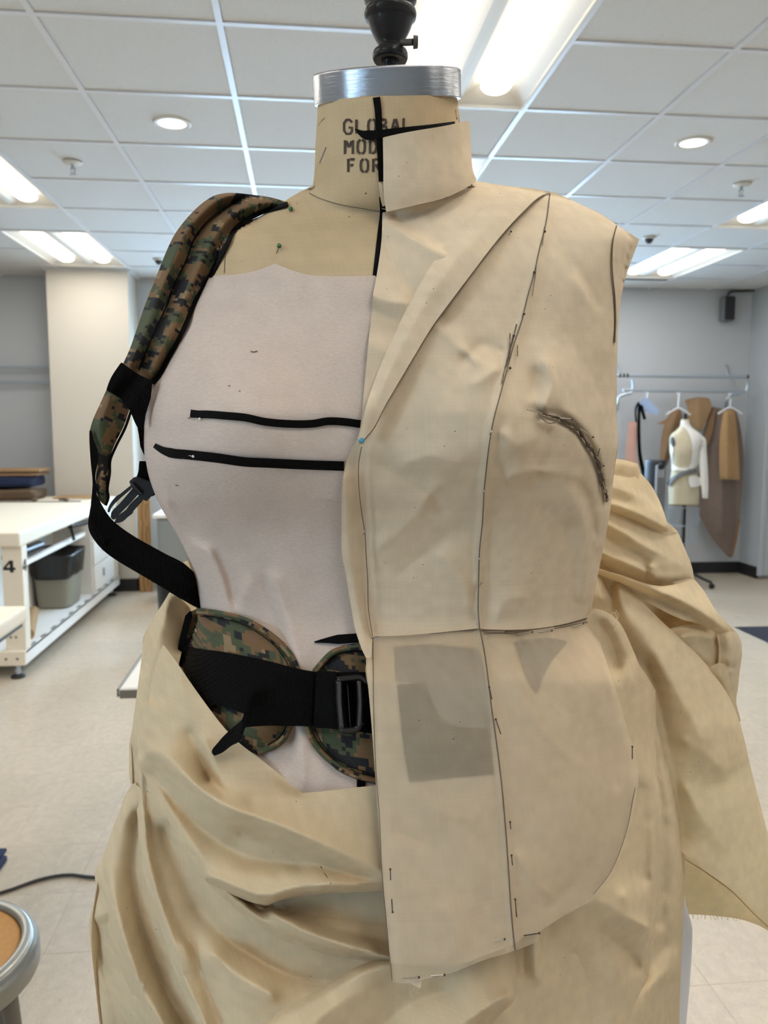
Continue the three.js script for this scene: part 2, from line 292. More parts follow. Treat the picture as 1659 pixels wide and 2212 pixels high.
// a closed shell whose front follows a depth map and whose back is a rounded hull
function shell(map, va, vb, { rows = 40, n = 40, off = 0, back = 0.1, from = 0, to = 1 } = {}) {
  const pos = [], uv = [], idx = [], m = 2 * n;
  for (let j = 0; j <= rows; j++) {
    const v = lerp(va, vb, j / rows), [L, R, z0] = map.rows(v), y = atZ((L + R) / 2, v, z0)[1];
    const a0 = atZ(L, v, z0), a1 = atZ(R, v, z0);
    for (let k = 0; k < m; k++) {
      let p;
      if (k < n) { const t = -Math.cos(Math.PI * k / n); p = place(map, lerp(L, R, (t + 1) / 2), v, off); } else { const a = Math.PI * (k - n) / n, bk = typeof back === 'function' ? back(v) : back; p = [lerp(a1[0], a0[0], (1 - Math.cos(a)) / 2), lerp(a1[1], a0[1], (1 - Math.cos(a)) / 2), z0 - bk * Math.sin(a)]; }
      void y; pos.push(...p); uv.push(p[0] - p[2], p[1]);
    }
  }
  for (let j = 0; j < rows; j++) for (let k = 0; k < m; k++) { const a = j * m + k, b = j * m + (k + 1) % m; idx.push(a, a + m, b, b, a + m, b + m); }
  for (const j of [0, rows]) { const c = pos.length / 3; let s = [0, 0, 0]; for (let k = 0; k < m; k++) for (let q = 0; q < 3; q++) s[q] += pos[(j * m + k) * 3 + q] / m; pos.push(...s); uv.push(s[0], s[1]); for (let k = 0; k < m; k++) { const a = j * m + k, b = j * m + (k + 1) % m; idx.push(...(j ? [a, c, b] : [a, b, c])); } }
  const g = new THREE.BufferGeometry();
  g.setAttribute('position', new THREE.Float32BufferAttribute(pos, 3)); g.setAttribute('uv', new THREE.Float32BufferAttribute(uv, 2)); g.setIndex(idx); g.computeVertexNormals();
  return g;
}
const box = (w, h, d, x = 0, y = 0, z = 0, r = 0) => { const g = r ? new RoundedBoxGeometry(w, h, d, 2, r) : new THREE.BoxGeometry(w, h, d); return g.translate(x, y, z); };
const span = (x0, x1, y0, y1, z0, z1, r = 0) => box(x1 - x0, y1 - y0, z1 - z0, (x0 + x1) / 2, (y0 + y1) / 2, (z0 + z1) / 2, r);
const tube = (p, r, seg = 6, n = 0, closed = false) => new THREE.TubeGeometry(new THREE.CatmullRomCurve3(p.map((q) => new THREE.Vector3(...q)), closed, 'centripetal'), n || p.length * 6, r, seg, closed);
const rod = (a, b, r, r2 = r, seg = 10) => { const A = new THREE.Vector3(...a), B = new THREE.Vector3(...b), L = A.distanceTo(B), g = new THREE.CylinderGeometry(r2, r, L, seg); g.applyQuaternion(new THREE.Quaternion().setFromUnitVectors(new THREE.Vector3(0, 1, 0), B.clone().sub(A).normalize())); const c = A.add(B).multiplyScalar(0.5); return g.translate(c.x, c.y, c.z); };
const lathe = (prof, seg = 40) => new THREE.LatheGeometry(prof.map((p) => new THREE.Vector2(...p)), seg);
const join = (...g) => mergeGeometries(g.map((q) => { const r = q.index ? q.toNonIndexed() : q; for (const k of Object.keys(r.attributes)) if (!['position', 'normal', 'uv'].includes(k)) r.deleteAttribute(k); return r; }));
function metric(g) {                             // box-mapped uv in metres
  const q = g.index ? g.toNonIndexed() : g, p = q.attributes.position, uv = [];
  q.computeVertexNormals();
  const nn = q.attributes.normal;
  for (let i = 0; i < p.count; i++) { const a = [Math.abs(nn.getX(i)), Math.abs(nn.getY(i)), Math.abs(nn.getZ(i))]; if (a[1] >= a[0] && a[1] >= a[2]) uv.push(p.getX(i), p.getZ(i)); else if (a[0] >= a[2]) uv.push(p.getZ(i), p.getY(i)); else uv.push(p.getX(i), p.getY(i)); }
  q.setAttribute('uv', new THREE.Float32BufferAttribute(uv, 2));
  return q;
}

// ---------------------------------------------------------------- things and parts
const used = new Map(), pending = [];
function numbered(name) { const n = used.get(name) ?? 0; used.set(name, n + 1); return n ? name + '_' + String(n).padStart(3, '0') : name; }
function thing(name, label, category, { frame = 'F', group } = {}) {
  const o = new THREE.Group(); o.name = numbered(name); o.userData = { label, category }; if (group) o.userData.group = group;
  scene.add(o); pending.push([o, frame]);
  return o;
}
function part(name, geometry, material, parent, label) {
  const m = new THREE.Mesh(geometry, material); m.name = name; m.castShadow = m.receiveShadow = true;
  if (label) m.userData.label = label;
  parent.add(m);
  return m;
}
function settle() {                              // put every thing's origin at its base
  for (const [o, frame] of pending) {
    const b = new THREE.Box3(); const seen = new Set();
    o.traverse((m) => { if (m.isMesh && !seen.has(m.geometry)) { seen.add(m.geometry); m.geometry.computeBoundingBox(); b.union(m.geometry.boundingBox); } });
    const c = [(b.min.x + b.max.x) / 2, b.min.y, (b.min.z + b.max.z) / 2];
    for (const g of seen) g.translate(-c[0], -c[1], -c[2]);
    o.position.set(...(frame === 'F' ? toWorld(c) : c)); o.rotation.y = frame === 'F' ? YAW : 0;
  }
  pending.length = 0;
}
function structure(name, parent = scene) { const o = new THREE.Group(); o.name = name; o.userData.kind = 'structure'; parent.add(o); return o; }
function slab(name, g, m) { const o = part(name, metric(g), m, scene); o.userData.kind = 'structure'; return o; }

// ================================================================ THE SETTING
const CEIL = 2.848, GX = -0.878, GZ = -2.881, G = 0.6096, WZ = -7.69, X0 = -4.4, X1 = 6.2, ZF = 4.2;
const gx = (c) => GX + c * G, gz = (r) => GZ - r * G;
// floor: vinyl tiles of one foot, single ones where the picture shows them largest
{
  const T = 0.3048, ox = 0.1644, oz = -2.2, floor = structure('floor');
  part('floor_bed', metric(span(X0, X1, -0.06, -0.004, WZ, ZF)), M.grout, floor);
  const one = metric(new RoundedBoxGeometry(T - 0.0007, 0.006, T - 0.0007, 1, 0.0004)), rest = [[], [], []], navy = [];
  let singles = 0;
  for (let i = -19; i < 21; i++) for (let j = -22; j < 19; j++) {
    const x = ox + (i + 0.5) * T, z = oz + (j + 0.5) * T;
    if (x < X0 || x > X1 || z < WZ || z > ZF) continue;
    const k = Math.floor(rnd() * 3), isNavy = x > 3.2 && z > -5.45 && z < -4.95, seen = (x > -1.9 && x < 0.1 && z > -5.2 && z < -1.3) || (x > 0.55 && x < 2.6 && z > -4.3 && z < -1.1) || (x > 2.1 && x < 3.9 && z > -5.9 && z < -4.3);
    const turn = hash(i, j, 9) < 0.5 ? 0 : Math.PI / 2;
    if (seen && singles < 300) { const m = part('floor_tile', one, isNavy ? M.tileNavy : M.tiles[k], floor, isNavy ? 'navy blue floor tile' : undefined); m.position.set(x, -0.003, z); m.rotation.y = turn; singles++; } else { const g = one.clone().rotateY(turn).translate(x, -0.003, z); (isNavy ? navy : rest[k]).push(g); }
  }
  rest.forEach((g, k) => { const m = part('floor_tiles', mergeGeometries(g), M.tiles[k], floor); m.userData.kind = 'stuff'; });
  if (navy.length) part('floor_tiles', mergeGeometries(navy), M.tileNavy, floor, 'band of navy blue floor tiles').userData.kind = 'stuff';
}
// light fittings sit in every fourth column of the ceiling grid, two tiles long with one tile between
const fittings = [];
for (const c of [-6, -2, 2, 6]) for (const r of [5, 2, -1, -4, -7]) if (gx(c) > X0 && gz(r) < ZF) fittings.push([c, r]);
const hasLight = (c, r) => fittings.some(([a, b]) => a === c && (b === r || b + 1 === r));
{
  const ceiling = structure('ceiling');
  part('ceiling_slab', metric(span(X0 - 0.2, X1 + 0.2, CEIL + 0.2, CEIL + 0.35, WZ - 0.2, ZF + 0.2)), M.wall, ceiling);
  const one = metric(new RoundedBoxGeometry(G - 0.026, 0.016, G - 0.026, 1, 0.002)), rest = [];
  for (let c = -8; c < 12; c++) for (let r = -12; r < 8; r++) {
    let xa = gx(c), xb = gx(c + 1), za = gz(r + 1), zb = gz(r);
    if (hasLight(c, r) || xb < X0 + 0.02 || xa > X1 - 0.02 || za > ZF - 0.02) continue;
    xa = Math.max(xa, X0); xb = Math.min(xb, X1); za = Math.max(za, WZ); zb = Math.min(zb, ZF);
    const whole = xb - xa > G - 0.01 && zb - za > G - 0.01, seen = r >= -2 && c >= -5 && c < 9;
    const g = whole ? one : metric(box(xb - xa - 0.026, 0.016, zb - za - 0.026));
    if (seen) { const m = part('ceiling_tile', g, M.ceilingTile, ceiling); m.position.set((xa + xb) / 2, CEIL + 0.012, (za + zb) / 2); } else rest.push((whole ? one.clone() : g).translate((xa + xb) / 2, CEIL + 0.012, (za + zb) / 2));
  }
  part('ceiling_tiles', mergeGeometries(rest), M.ceilingTile, ceiling).userData.kind = 'stuff';
  for (let c = -7; c < 12; c++) if (gx(c) > X0 && gx(c) < X1) part('grid_bar', metric(span(gx(c) - 0.012, gx(c) + 0.012, CEIL - 0.002, CEIL + 0.03, WZ, ZF)), M.gridBar, ceiling);
  for (let r = -11; r < 8; r++) if (gz(r) > WZ && gz(r) < ZF) {
    const runs = []; let from = X0;                                   // the cross bars stop at the light fittings
    for (let c = -8; c < 12; c++) if (hasLight(c, r) && hasLight(c, r - 1)) { runs.push([from, gx(c)]); from = gx(c + 1); }
    runs.push([from, X1]);
    part('grid_bar', metric(mergeGeometries(runs.map(([a, b]) => span(a, b, CEIL - 0.001, CEIL + 0.028, gz(r) - 0.012, gz(r) + 0.012)))), M.gridBar, ceiling);
  }
}
// walls
{
  const wa = -1.05, wb = 2.8, ya = 0.95, yb = 2.5, t = 0.2;
  const back = structure('wall_back');
  part('wall_face', metric(span(X0, wa, 0, CEIL + 0.2, WZ - t, WZ)), M.wall, back); part('wall_face', metric(span(wb, X1, 0, CEIL + 0.2, WZ - t, WZ)), M.wall, back);
  part('wall_face', metric(span(wa, wb, 0, ya, WZ - t, WZ)), M.wall, back); part('wall_face', metric(span(wa, wb, yb, CEIL + 0.2, WZ - t, WZ)), M.wall, back);
  const za = 1.3, zb = 2.7, left = structure('wall_left');
  for (const q of [[0, CEIL + 0.2, WZ - t, za], [0, CEIL + 0.2, zb, ZF + t], [0, 0.85, za, zb], [2.55, CEIL + 0.2, za, zb]]) part('wall_face', metric(span(X0 - t, X0, ...q)), M.wall, left);
  const n2 = structure('window_2'), w2 = (zb - za) / 4;
  part('window_frame', metric(join(span(X0 - 0.12, X0 - 0.06, 0.85, 0.9, za, zb), span(X0 - 0.12, X0 - 0.06, 2.5, 2.55, za, zb), span(X0 - 0.12, X0 - 0.06, 0.85, 2.55, za, za + 0.05), span(X0 - 0.12, X0 - 0.06, 0.85, 2.55, zb - 0.05, zb))), M.winFrame, n2);
  for (let k = 1; k < 4; k++) part('mullion', metric(span(X0 - 0.12, X0 - 0.06, 0.85, 2.55, za + k * w2 - 0.03, za + k * w2 + 0.03)), M.winFrame, n2);
  for (let k = 0; k < 4; k++) part('pane', metric(span(X0 - 0.092, X0 - 0.088, 0.89, 2.51, za + k * w2 + 0.03, za + (k + 1) * w2 - 0.03)), M.glass, n2);
  slab('wall_right', span(X1, X1 + t, 0, CEIL + 0.2, WZ - t, ZF + t), M.wall);
  slab('wall_front', span(X0, X1, 0, CEIL + 0.2, ZF, ZF + t), M.wall);
  const col1 = structure('column'); part('column_body', metric(span(-2.205, -1.512, 0, CEIL + 0.1, WZ, -7.3, 0.006)), M.column, col1);
  part('column_cap', metric(span(-2.225, -1.49, CEIL - 0.012, CEIL, WZ, -7.28)), M.gridBar, col1);
  const n = structure('window_1'), w = (wb - wa) / 3;
  part('window_frame', metric(join(span(wa, wb, ya, ya + 0.05, WZ - 0.12, WZ - 0.06), span(wa, wb, yb - 0.05, yb, WZ - 0.12, WZ - 0.06), span(wa, wa + 0.05, ya, yb, WZ - 0.12, WZ - 0.06), span(wb - 0.05, wb, ya, yb, WZ - 0.12, WZ - 0.06))), M.winFrame, n);
  for (let k = 1; k < 3; k++) part('mullion', metric(span(wa + k * w - 0.03, wa + k * w + 0.03, ya, yb, WZ - 0.12, WZ - 0.06)), M.winFrame, n);
  for (let k = 0; k < 3; k++) part('pane', metric(span(wa + k * w + 0.03, wa + (k + 1) * w - 0.03, ya + 0.04, yb - 0.04, WZ - 0.092, WZ - 0.088)), M.glass, n);
  part('window_sill', metric(span(wa - 0.03, wb + 0.03, ya - 0.03, ya, WZ - 0.06, WZ + 0.06, 0.004)), M.whitePaint, n);
  slab('exterior_ground', span(-40, 40, -5, -4.8, -60, WZ - 1), M.ground);
  slab('baseboard_back', join(span(-1.512, 4.46, 0, 0.115, WZ, WZ + 0.012), span(X0, -2.205, 0, 0.115, WZ, WZ + 0.012)), M.rubber);
  slab('baseboard_column', join(span(-2.217, -1.5, 0, 0.115, -7.3, -7.288), span(-1.512, -1.5, 0, 0.115, WZ, -7.288)), M.rubber);
  // white ribbed partition on the right, standing a little before the back wall
  const p = structure('partition_right');
  part('partition_side', metric(span(4.47, 4.52, 0, CEIL, WZ, -7.33)), M.partition, p);
  part('partition_baseboard', metric(span(4.458, 4.47, 0, 0.115, WZ, -7.36)), M.rubber, p);
  for (let k = 0; k < 29; k++) part('partition_panel', metric(box(0.056, CEIL - 0.03, 0.028, 4.5 + k * 0.058, CEIL / 2 + 0.015, -7.34 + (k % 2) * 0.006, 0.011)), M.partition, p);
  part('partition_foot', metric(span(4.47, X1, 0, 0.03, -7.37, -7.318)), M.edgeBand, p);
}
// ceiling light fittings: frame, trough, ridge, two glowing covers with their lights
function lightFitting(c, r, label, group) {
  const t = thing('ceiling_light', label, 'light', { frame: 'W', group }), x = gx(c + 0.5), z = gz(r + 1), w = G / 2 - 0.014, l = G - 0.014;
  const prof = []; for (let k = 0; k <= 24; k++) { const q = k / 24 * 2 - 1, a = Math.abs(q), b = a < 0.06 ? 0 : (a - 0.06) / 0.94; prof.push([q * w, a < 0.06 ? 0.012 : 0.012 + 0.058 * Math.sin(Math.PI * Math.pow(b, 0.9))]); }
  const s = new THREE.Shape(); prof.forEach(([a, b], k) => (k ? s.lineTo(a, b) : s.moveTo(a, b))); for (let k = prof.length - 1; k >= 0; k--) s.lineTo(prof[k][0], prof[k][1] + 0.006);
  part('trough', new THREE.ExtrudeGeometry(s, { depth: 2 * l, bevelEnabled: false }).translate(0, 0, -l).translate(x, CEIL - 0.004, z), M.fixture, t);
  for (const e of [-1, 1]) { const g = new THREE.PlaneGeometry(2 * w, 0.13, 12, 4); g.rotateX(e > 0 ? 2.2 : -2.2 + Math.PI); g.translate(x, CEIL + 0.045, z + e * (l - 0.045)); part('end_slope', g, M.fixture, t); }
  part('frame', metric(join(span(x - w - 0.012, x + w + 0.012, CEIL - 0.004, CEIL + 0.01, z - l - 0.012, z - l), span(x - w - 0.012, x + w + 0.012, CEIL - 0.004, CEIL + 0.01, z + l, z + l + 0.012), span(x - w - 0.012, x - w, CEIL - 0.004, CEIL + 0.01, z - l, z + l), span(x + w, x + w + 0.012, CEIL - 0.004, CEIL + 0.01, z - l, z + l))), M.fixture, t);
  for (const q of [-0.5, 0.5]) {
    const g = new THREE.CapsuleGeometry(0.062, 2 * l - 0.3, 8, 20).rotateX(Math.PI / 2).scale(1, 0.5, 1).translate(x + q * w, CEIL + 0.028, z);
    part('tube_cover', g, M.tubeGlow, t, 'glowing tube cover');
    const L = new THREE.RectAreaLight(TUBE_COLOR, TUBE_LEVEL, 0.11, 2 * l - 0.22); L.name = 'tube_light'; L.position.set(x + q * w, CEIL - 0.008, z); L.rotation.x = -Math.PI / 2; L.castShadow = true; scene.add(L);
  }
  return t;
}
const lightLabels = {
  '2,-1': 'large recessed ceiling light with two glowing tubes right above the dress form', '2,2': 'recessed ceiling light half hidden behind the stand collar', '-2,2': 'recessed ceiling light cut by the edge above the white cutting table',
  '-2,5': 'recessed ceiling light directly in front of the top of the column', '6,2': 'recessed ceiling light cut by the edge above the garment rail', '6,5': 'recessed ceiling light nearest the wall with the garment rail',
};
for (const [c, r] of fittings) { const l = lightLabels[c + ',' + r]; lightFitting(c, r, l ?? 'recessed two tube ceiling light over the part of the room out of view', l ? undefined : 'ceiling lights beyond the view'); }
for (const [u, v, label] of [[372, 267, 'small round downlight in the tile over the camouflage strap'], [1497, 309, 'small round downlight in the tile over the garment rail side']]) {
  const [x, , z] = onWorldY(u, v, CEIL), t = thing('downlight', label, 'downlight', { frame: 'W' });
  part('rim', lathe([[0.062, 0.004], [0.062, -0.004], [0.078, -0.006], [0.084, -0.002], [0.084, 0.004]], 32).translate(x, CEIL + 0.002, z), M.fixture, t);
  part('lens', lathe([[0.0001, -0.006], [0.03, -0.005], [0.062, -0.001], [0.062, 0.003]], 32).translate(x, CEIL, z), M.canGlow, t);
  const L = new THREE.SpotLight(0xf4f8ff, 1.5, 0, 1.0, 0.8); L.name = 'downlight_lamp'; L.position.set(x, CEIL - 0.03, z); L.target.position.set(x, 0, z); L.castShadow = true; scene.add(L, L.target);
}
for (const [u, v, label] of [[157, 350, 'ceiling sprinkler head above the white cutting table'], [1602, 398, 'ceiling sprinkler head near the downlight above the garment rail']]) {
  const [x, , z] = onWorldY(u, v, CEIL), t = thing('sprinkler', label, 'sprinkler', { frame: 'W' });
  part('flange', lathe([[0.0001, 0], [0.05, 0], [0.046, -0.01], [0.02, -0.016], [0.0001, -0.016]], 28).translate(x, CEIL + 0.003, z), M.fixture, t);
  part('frame_arms', join(rod([x, CEIL - 0.01, z], [x, CEIL - 0.035, z], 0.009), rod([x - 0.012, CEIL - 0.03, z], [x - 0.004, CEIL - 0.062, z], 0.003), rod([x + 0.012, CEIL - 0.03, z], [x + 0.004, CEIL - 0.062, z], 0.003)), M.chrome, t);
  part('deflector', lathe([[0.0001, 0], [0.018, 0.002], [0.018, -0.002], [0.0001, -0.002]], 20).translate(x, CEIL - 0.064, z), M.chrome, t);
}
for (const [u, v, label] of [[1402, 513, 'small dark ceiling sensor beside the sleeveless shoulder of the muslin'], [343, 560, 'small dark ceiling sensor right of the column top']]) {
  const [x, , z] = onWorldY(u, v, CEIL), t = thing('ceiling_sensor', label, 'sensor', { frame: 'W' });
  part('base', lathe([[0.0001, 0.004], [0.045, 0.004], [0.045, -0.006], [0.035, -0.012], [0.0001, -0.012]], 24).translate(x, CEIL, z), M.fixture, t);
  part('eye', lathe([[0.0001, -0.045], [0.018, -0.04], [0.03, -0.02], [0.032, -0.01], [0.0001, -0.01]], 20).translate(x, CEIL, z), M.fanDark, t);
}
{
  const t = thing('air_vent', 'slotted air vent in the ceiling above the far garment rail', 'vent', { frame: 'W' }), [x, , z] = onWorldY(1390, 603, CEIL);
  part('vent_frame', metric(join(span(x - 0.45, x + 0.24, CEIL - 0.006, CEIL + 0.004, z - 0.05, z - 0.04), span(x - 0.45, x + 0.24, CEIL - 0.006, CEIL + 0.004, z + 0.04, z + 0.05), span(x - 0.45, x - 0.44, CEIL - 0.006, CEIL + 0.004, z - 0.05, z + 0.05), span(x + 0.23, x + 0.24, CEIL - 0.006, CEIL + 0.004, z - 0.05, z + 0.05))), M.fixture, t);
  for (let k = 0; k < 3; k++) part('slat', metric(span(x - 0.44, x + 0.23, CEIL - 0.004, CEIL + 0.002, z - 0.026 + k * 0.022, z - 0.018 + k * 0.022)), M.fanDark, t);
}

// ================================================================ LEFT BACKGROUND
const bx = (parent, name, a, m, r = 0, label) => part(name, metric(span(...a, r)), m, parent, label);
{
  const t = thing('cutting_table', 'long white cutting table with padded top marked 4, in front of the column', 'table', { frame: 'W' });
  const xr = -1.656, xl = -3.1, zf = -4.784, zb = -7.24;
  bx(t, 'table_top', [xl, xr, 0.79, 0.876, zb, zf], M.creamCover, 0.012);
  for (const [a, b, z] of [[-1.772, -1.657, zf - 0.03], [-3.09, -2.975, zf - 0.03], [-1.772, -1.657, zb + 0.12], [-3.09, -2.975, zb + 0.12]]) bx(t, 'leg', [a, b, 0.16, 0.79, z - 0.09, z], M.creamCover, 0.004);
  const sh = bx(t, 'shelf', [xl + 0.02, xr, 0.145, 0.163, zb, zf - 0.02], M.whitePaint, 0.002);
  bx(t, 'bottom_rail', [xl, xr, 0.078, 0.163, zf - 0.022, zf], M.creamCover, 0.003); bx(t, 'bottom_rail', [xr - 0.022, xr, 0.078, 0.163, zb, zf - 0.022], M.whitePaint, 0.003);
  bx(t, 'middle_rail', [-2.0, -1.98, 0.16, 0.79, zb + 0.1, zf - 0.1], M.whitePaint);
  bx(t, 'hanging_rail', [xr - 0.1, xr - 0.07, 0.63, 0.66, -6.45, zf - 0.1], M.whitePaint);
  for (const [x, z] of [[-1.71, zf - 0.03], [-3.03, zf - 0.03], [-1.71, zb + 0.1], [-3.03, zb + 0.1]]) { const f = part('foot', join(rod([x, 0.02, z], [x, 0.08, z], 0.012), rod([x, 0.03, z], [x, 0.05, z], 0.017)), M.chrome, t); part('foot_pad', lathe([[0.0001, 0], [0.042, 0], [0.04, 0.012], [0.018, 0.02], [0.0001, 0.02]], 24).translate(x, 0, z), M.rubber, f); }
  const cab = bx(t, 'drawer_cabinet', [-2.2, xr - 0.03, 0.163, 0.79, zb + 0.01, -6.45], M.whitePaint, 0.004);
  for (const [a, b] of [[0.175, 0.375], [0.385, 0.58], [0.59, 0.78]]) { const d = bx(t, 'drawer', [xr - 0.032, xr - 0.012, a, b, zb + 0.03, -6.46], M.whitePaint, 0.004); bx(d, 'handle', [xr - 0.013, xr - 0.006, (a + b) / 2 - 0.02, (a + b) / 2 + 0.045, -6.76, -6.71], M.chrome, 0.003); }
  void sh; void cab;
  for (const [x, y] of [[-1.742, 0.245], [-1.712, 0.245], [-1.765, 0.12], [-1.7, 0.12]]) part('screw', lathe([[0.0001, 0.003], [0.006, 0.002], [0.0085, 0]], 14).rotateX(Math.PI / 2).translate(x, y, zf + (y < 0.16 ? 0.0 : -0.03)), M.edgeBand, t);
  const four = (h) => { const s = new THREE.Shape(); for (const [k, [a, b]] of [[0.52, 0], [0.52, 0.2], [0, 0.2], [0, 0.42], [0.5, 1], [0.8, 1], [0.8, 0.42], [0.96, 0.42], [0.96, 0.2], [0.8, 0.2], [0.8, 0]].entries()) (k ? s.lineTo(a * h, b * h) : s.moveTo(a * h, b * h)); const o = new THREE.Path(); [[0.24, 0.42], [0.52, 0.42], [0.52, 0.76]].forEach(([a, b], k) => (k ? o.lineTo(a * h, b * h) : o.moveTo(a * h, b * h))); s.holes.push(o); return new THREE.ExtrudeGeometry(s, { depth: 0.0012, bevelEnabled: false }); };
  part('number', four(0.072).translate(-1.765, 0.635, zf - 0.03), M.rubber, t, 'black number 4 sticker'); part('number', four(0.072).rotateY(Math.PI / 2).translate(-1.657, 0.635, zf - 0.035), M.rubber, t, 'black number 4 sticker');
}
{
  const t = thing('waste_bin', 'grey plastic waste bin lined with a black bag on the table shelf', 'bin', { frame: 'W' }), x = -1.835, z = -6.08;
  const ring = (hw, hd, y, n = 40) => Array.from({ length: n }, (_, k) => { const a = k / n * 2 * Math.PI, c = Math.cos(a), s = Math.sin(a), q = Math.pow(Math.pow(Math.abs(c), 5) + Math.pow(Math.abs(s), 5), -0.2); return [x + hw * c * q, y, z + hd * s * q]; });
  const loft = (rings, wob = 0) => { const p = [], idx = [], uv = [], n = rings[0].length; rings.forEach((r, j) => r.forEach((q, k) => { const w = wob ? 1 + wob * (vnoise(k / 2.5, j * 1.7, 91, 16) - 0.5) : 1; p.push(x + (q[0] - x) * w, q[1] + (wob && j > 0 ? 0.03 * (vnoise(k / 5, j, 92, 8) - 0.5) : 0), z + (q[2] - z) * w); uv.push(k / n, j); })); for (let j = 0; j + 1 < rings.length; j++) for (let k = 0; k < n; k++) { const a = j * n + k, b = j * n + (k + 1) % n; idx.push(a, a + n, b, b, a + n, b + n); } const g = new THREE.BufferGeometry(); g.setAttribute('position', new THREE.Float32BufferAttribute(p, 3)); g.setAttribute('uv', new THREE.Float32BufferAttribute(uv, 2)); g.setIndex(idx); g.computeVertexNormals(); return g; };
  part('bin_body', loft([ring(0.02, 0.02, 0.166), ring(0.115, 0.175, 0.164), ring(0.12, 0.18, 0.18), ring(0.15, 0.215, 0.54), ring(0.142, 0.207, 0.54), ring(0.112, 0.172, 0.19)]), M.binGrey, t);
  part('bin_bag', loft([ring(0.139, 0.235, 0.39), ring(0.153, 0.235, 0.42), ring(0.158, 0.238, 0.5), ring(0.165, 0.242, 0.56), ring(0.158, 0.232, 0.575), ring(0.14, 0.2, 0.55), ring(0.11, 0.17, 0.4), ring(0.05, 0.08, 0.36)], 0.1), M.bag, t);
}
part('rolled_cloth', rod([-1.78, 0.705, -4.93], [-1.76, 0.7, -5.45], 0.038, 0.036, 20), M.bag, thing('fabric_roll', 'black fabric roll hung under the cutting table top by the corner leg', 'roll', { frame: 'W' }));
{ const t = thing('paper_roll', 'pale yellow paper roll lying on the lower shelf beside the bin', 'roll', { frame: 'W' }); part('roll', rod([-1.72, 0.2, -5.05], [-1.9, 0.2, -5.7], 0.036, 0.036, 20), M.tan, t); part('core', rod([-1.718, 0.2, -5.043], [-1.73, 0.2, -5.08], 0.016, 0.016, 14), M.brownCloth, t); }
{ const t = thing('pattern_weight', 'round cream pattern weight on the lower shelf behind the paper roll', 'weight', { frame: 'W' }); part('body', lathe([[0.0001, 0.163], [0.05, 0.163], [0.055, 0.2], [0.035, 0.235], [0.0001, 0.24]], 24).translate(-2.02 + 0.11, 0, -5.28), M.creamCover, t); part('knob', lathe([[0.0001, 0.23], [0.012, 0.235], [0.022, 0.26], [0.014, 0.28], [0.0001, 0.282]], 18).translate(-1.91, 0, -5.28), M.tan, t); }
{ const t = thing('black_bracket', 'black iron hook under the far end of the cutting table top', 'hook', { frame: 'W' }); part('arm', rod([-1.7, 0.765, -5.95], [-1.7, 0.74, -6.4], 0.02, 0.02, 10), M.bag, t); part('hook', tube([[-1.7, 0.75, -5.98], [-1.69, 0.7, -5.98], [-1.69, 0.66, -6.0]], 0.012), M.bag, t); }
// folded goods piled on the far end of the cutting table
{
  const fold = (name, label, cat, a, m, wob, s, r = 0.02) => { const g = new RoundedBoxGeometry(a[1] - a[0], a[3] - a[2], a[5] - a[4], 8, Math.min(r, (a[3] - a[2]) * 0.49)), p = g.attributes.position; for (let i = 0; i < p.count; i++) { const x = p.getX(i), z = p.getZ(i), y = p.getY(i); p.setXYZ(i, x + wob * 0.8 * (vnoise(y * 30 + 3, z * 8, s) - 0.5), y + wob * (vnoise(x * 7 + 9, z * 7 + 5, s + 1) - 0.5), z + wob * (vnoise(x * 9, y * 30, s + 2) - 0.5)); } g.translate((a[0] + a[1]) / 2, (a[2] + a[3]) / 2, (a[4] + a[5]) / 2); const t = thing(name, label, cat, { frame: 'W' }); part('folded_cloth', metric(g), m, t); return t; };
  fold('folded_cloth', 'brown folded cloth at the bottom of the pile on the cutting table', 'cloth', [-2.68, -2.22, 0.878, 0.965, -7.16, -6.8], M.brownCloth, 0.03, 201, 0.03);
  fold('folded_cloth', 'navy folded cloth in the middle of the pile on the cutting table', 'cloth', [-2.72, -2.24, 0.97, 1.075, -7.18, -6.84], M.navyCloth, 0.035, 211, 0.04);
  fold('folded_kraft', 'brown folded kraft sheet second from the top of the pile', 'paper', [-2.74, -2.2, 1.08, 1.1, -7.18, -6.84], M.kraftDark, 0.008, 221, 0.008);
  fold('folded_kraft', 'light brown kraft sheet topmost of the pile on the cutting table', 'paper', [-2.7, -2.19, 1.11, 1.135, -7.16, -6.88], M.kraft, 0.012, 231, 0.008);
  fold('kraft_sheet', 'flat brown pattern sheet on the table in front of the column', 'paper', [-2.12, -1.72, 0.877, 0.89, -7.2, -6.95], M.tan, 0.004, 241, 0.005);
}
{ const t = thing('ruler', 'thin dark ruler lying across the far part of the cutting table', 'ruler', { frame: 'W' }); bx(t, 'blade', [-2.5, -1.82, 0.878, 0.882, -6.72, -6.685], M.edgeBand, 0.001); bx(t, 'stop', [-2.2, -2.17, 0.878, 0.905, -6.72, -6.68], M.brownCloth, 0.003); bx(t, 'stop', [-1.95, -1.92, 0.878, 0.9, -6.72, -6.68], M.brownCloth, 0.003); }
{ const t = thing('scissors', 'black handled shears on the cutting table before the column', 'scissors', { frame: 'W' }); part('blade', join(rod([-1.98, 0.885, -6.83], [-1.8, 0.885, -6.86], 0.007, 0.002), rod([-1.98, 0.885, -6.86], [-1.8, 0.885, -6.85], 0.007, 0.002)), M.steel, t); part('handle', join(new THREE.TorusGeometry(0.025, 0.006, 8, 20).rotateX(Math.PI / 2).translate(-2.0, 0.886, -6.82), new THREE.TorusGeometry(0.025, 0.006, 8, 20).rotateX(Math.PI / 2).translate(-2.0, 0.886, -6.872)), M.plasticBlack, t); }
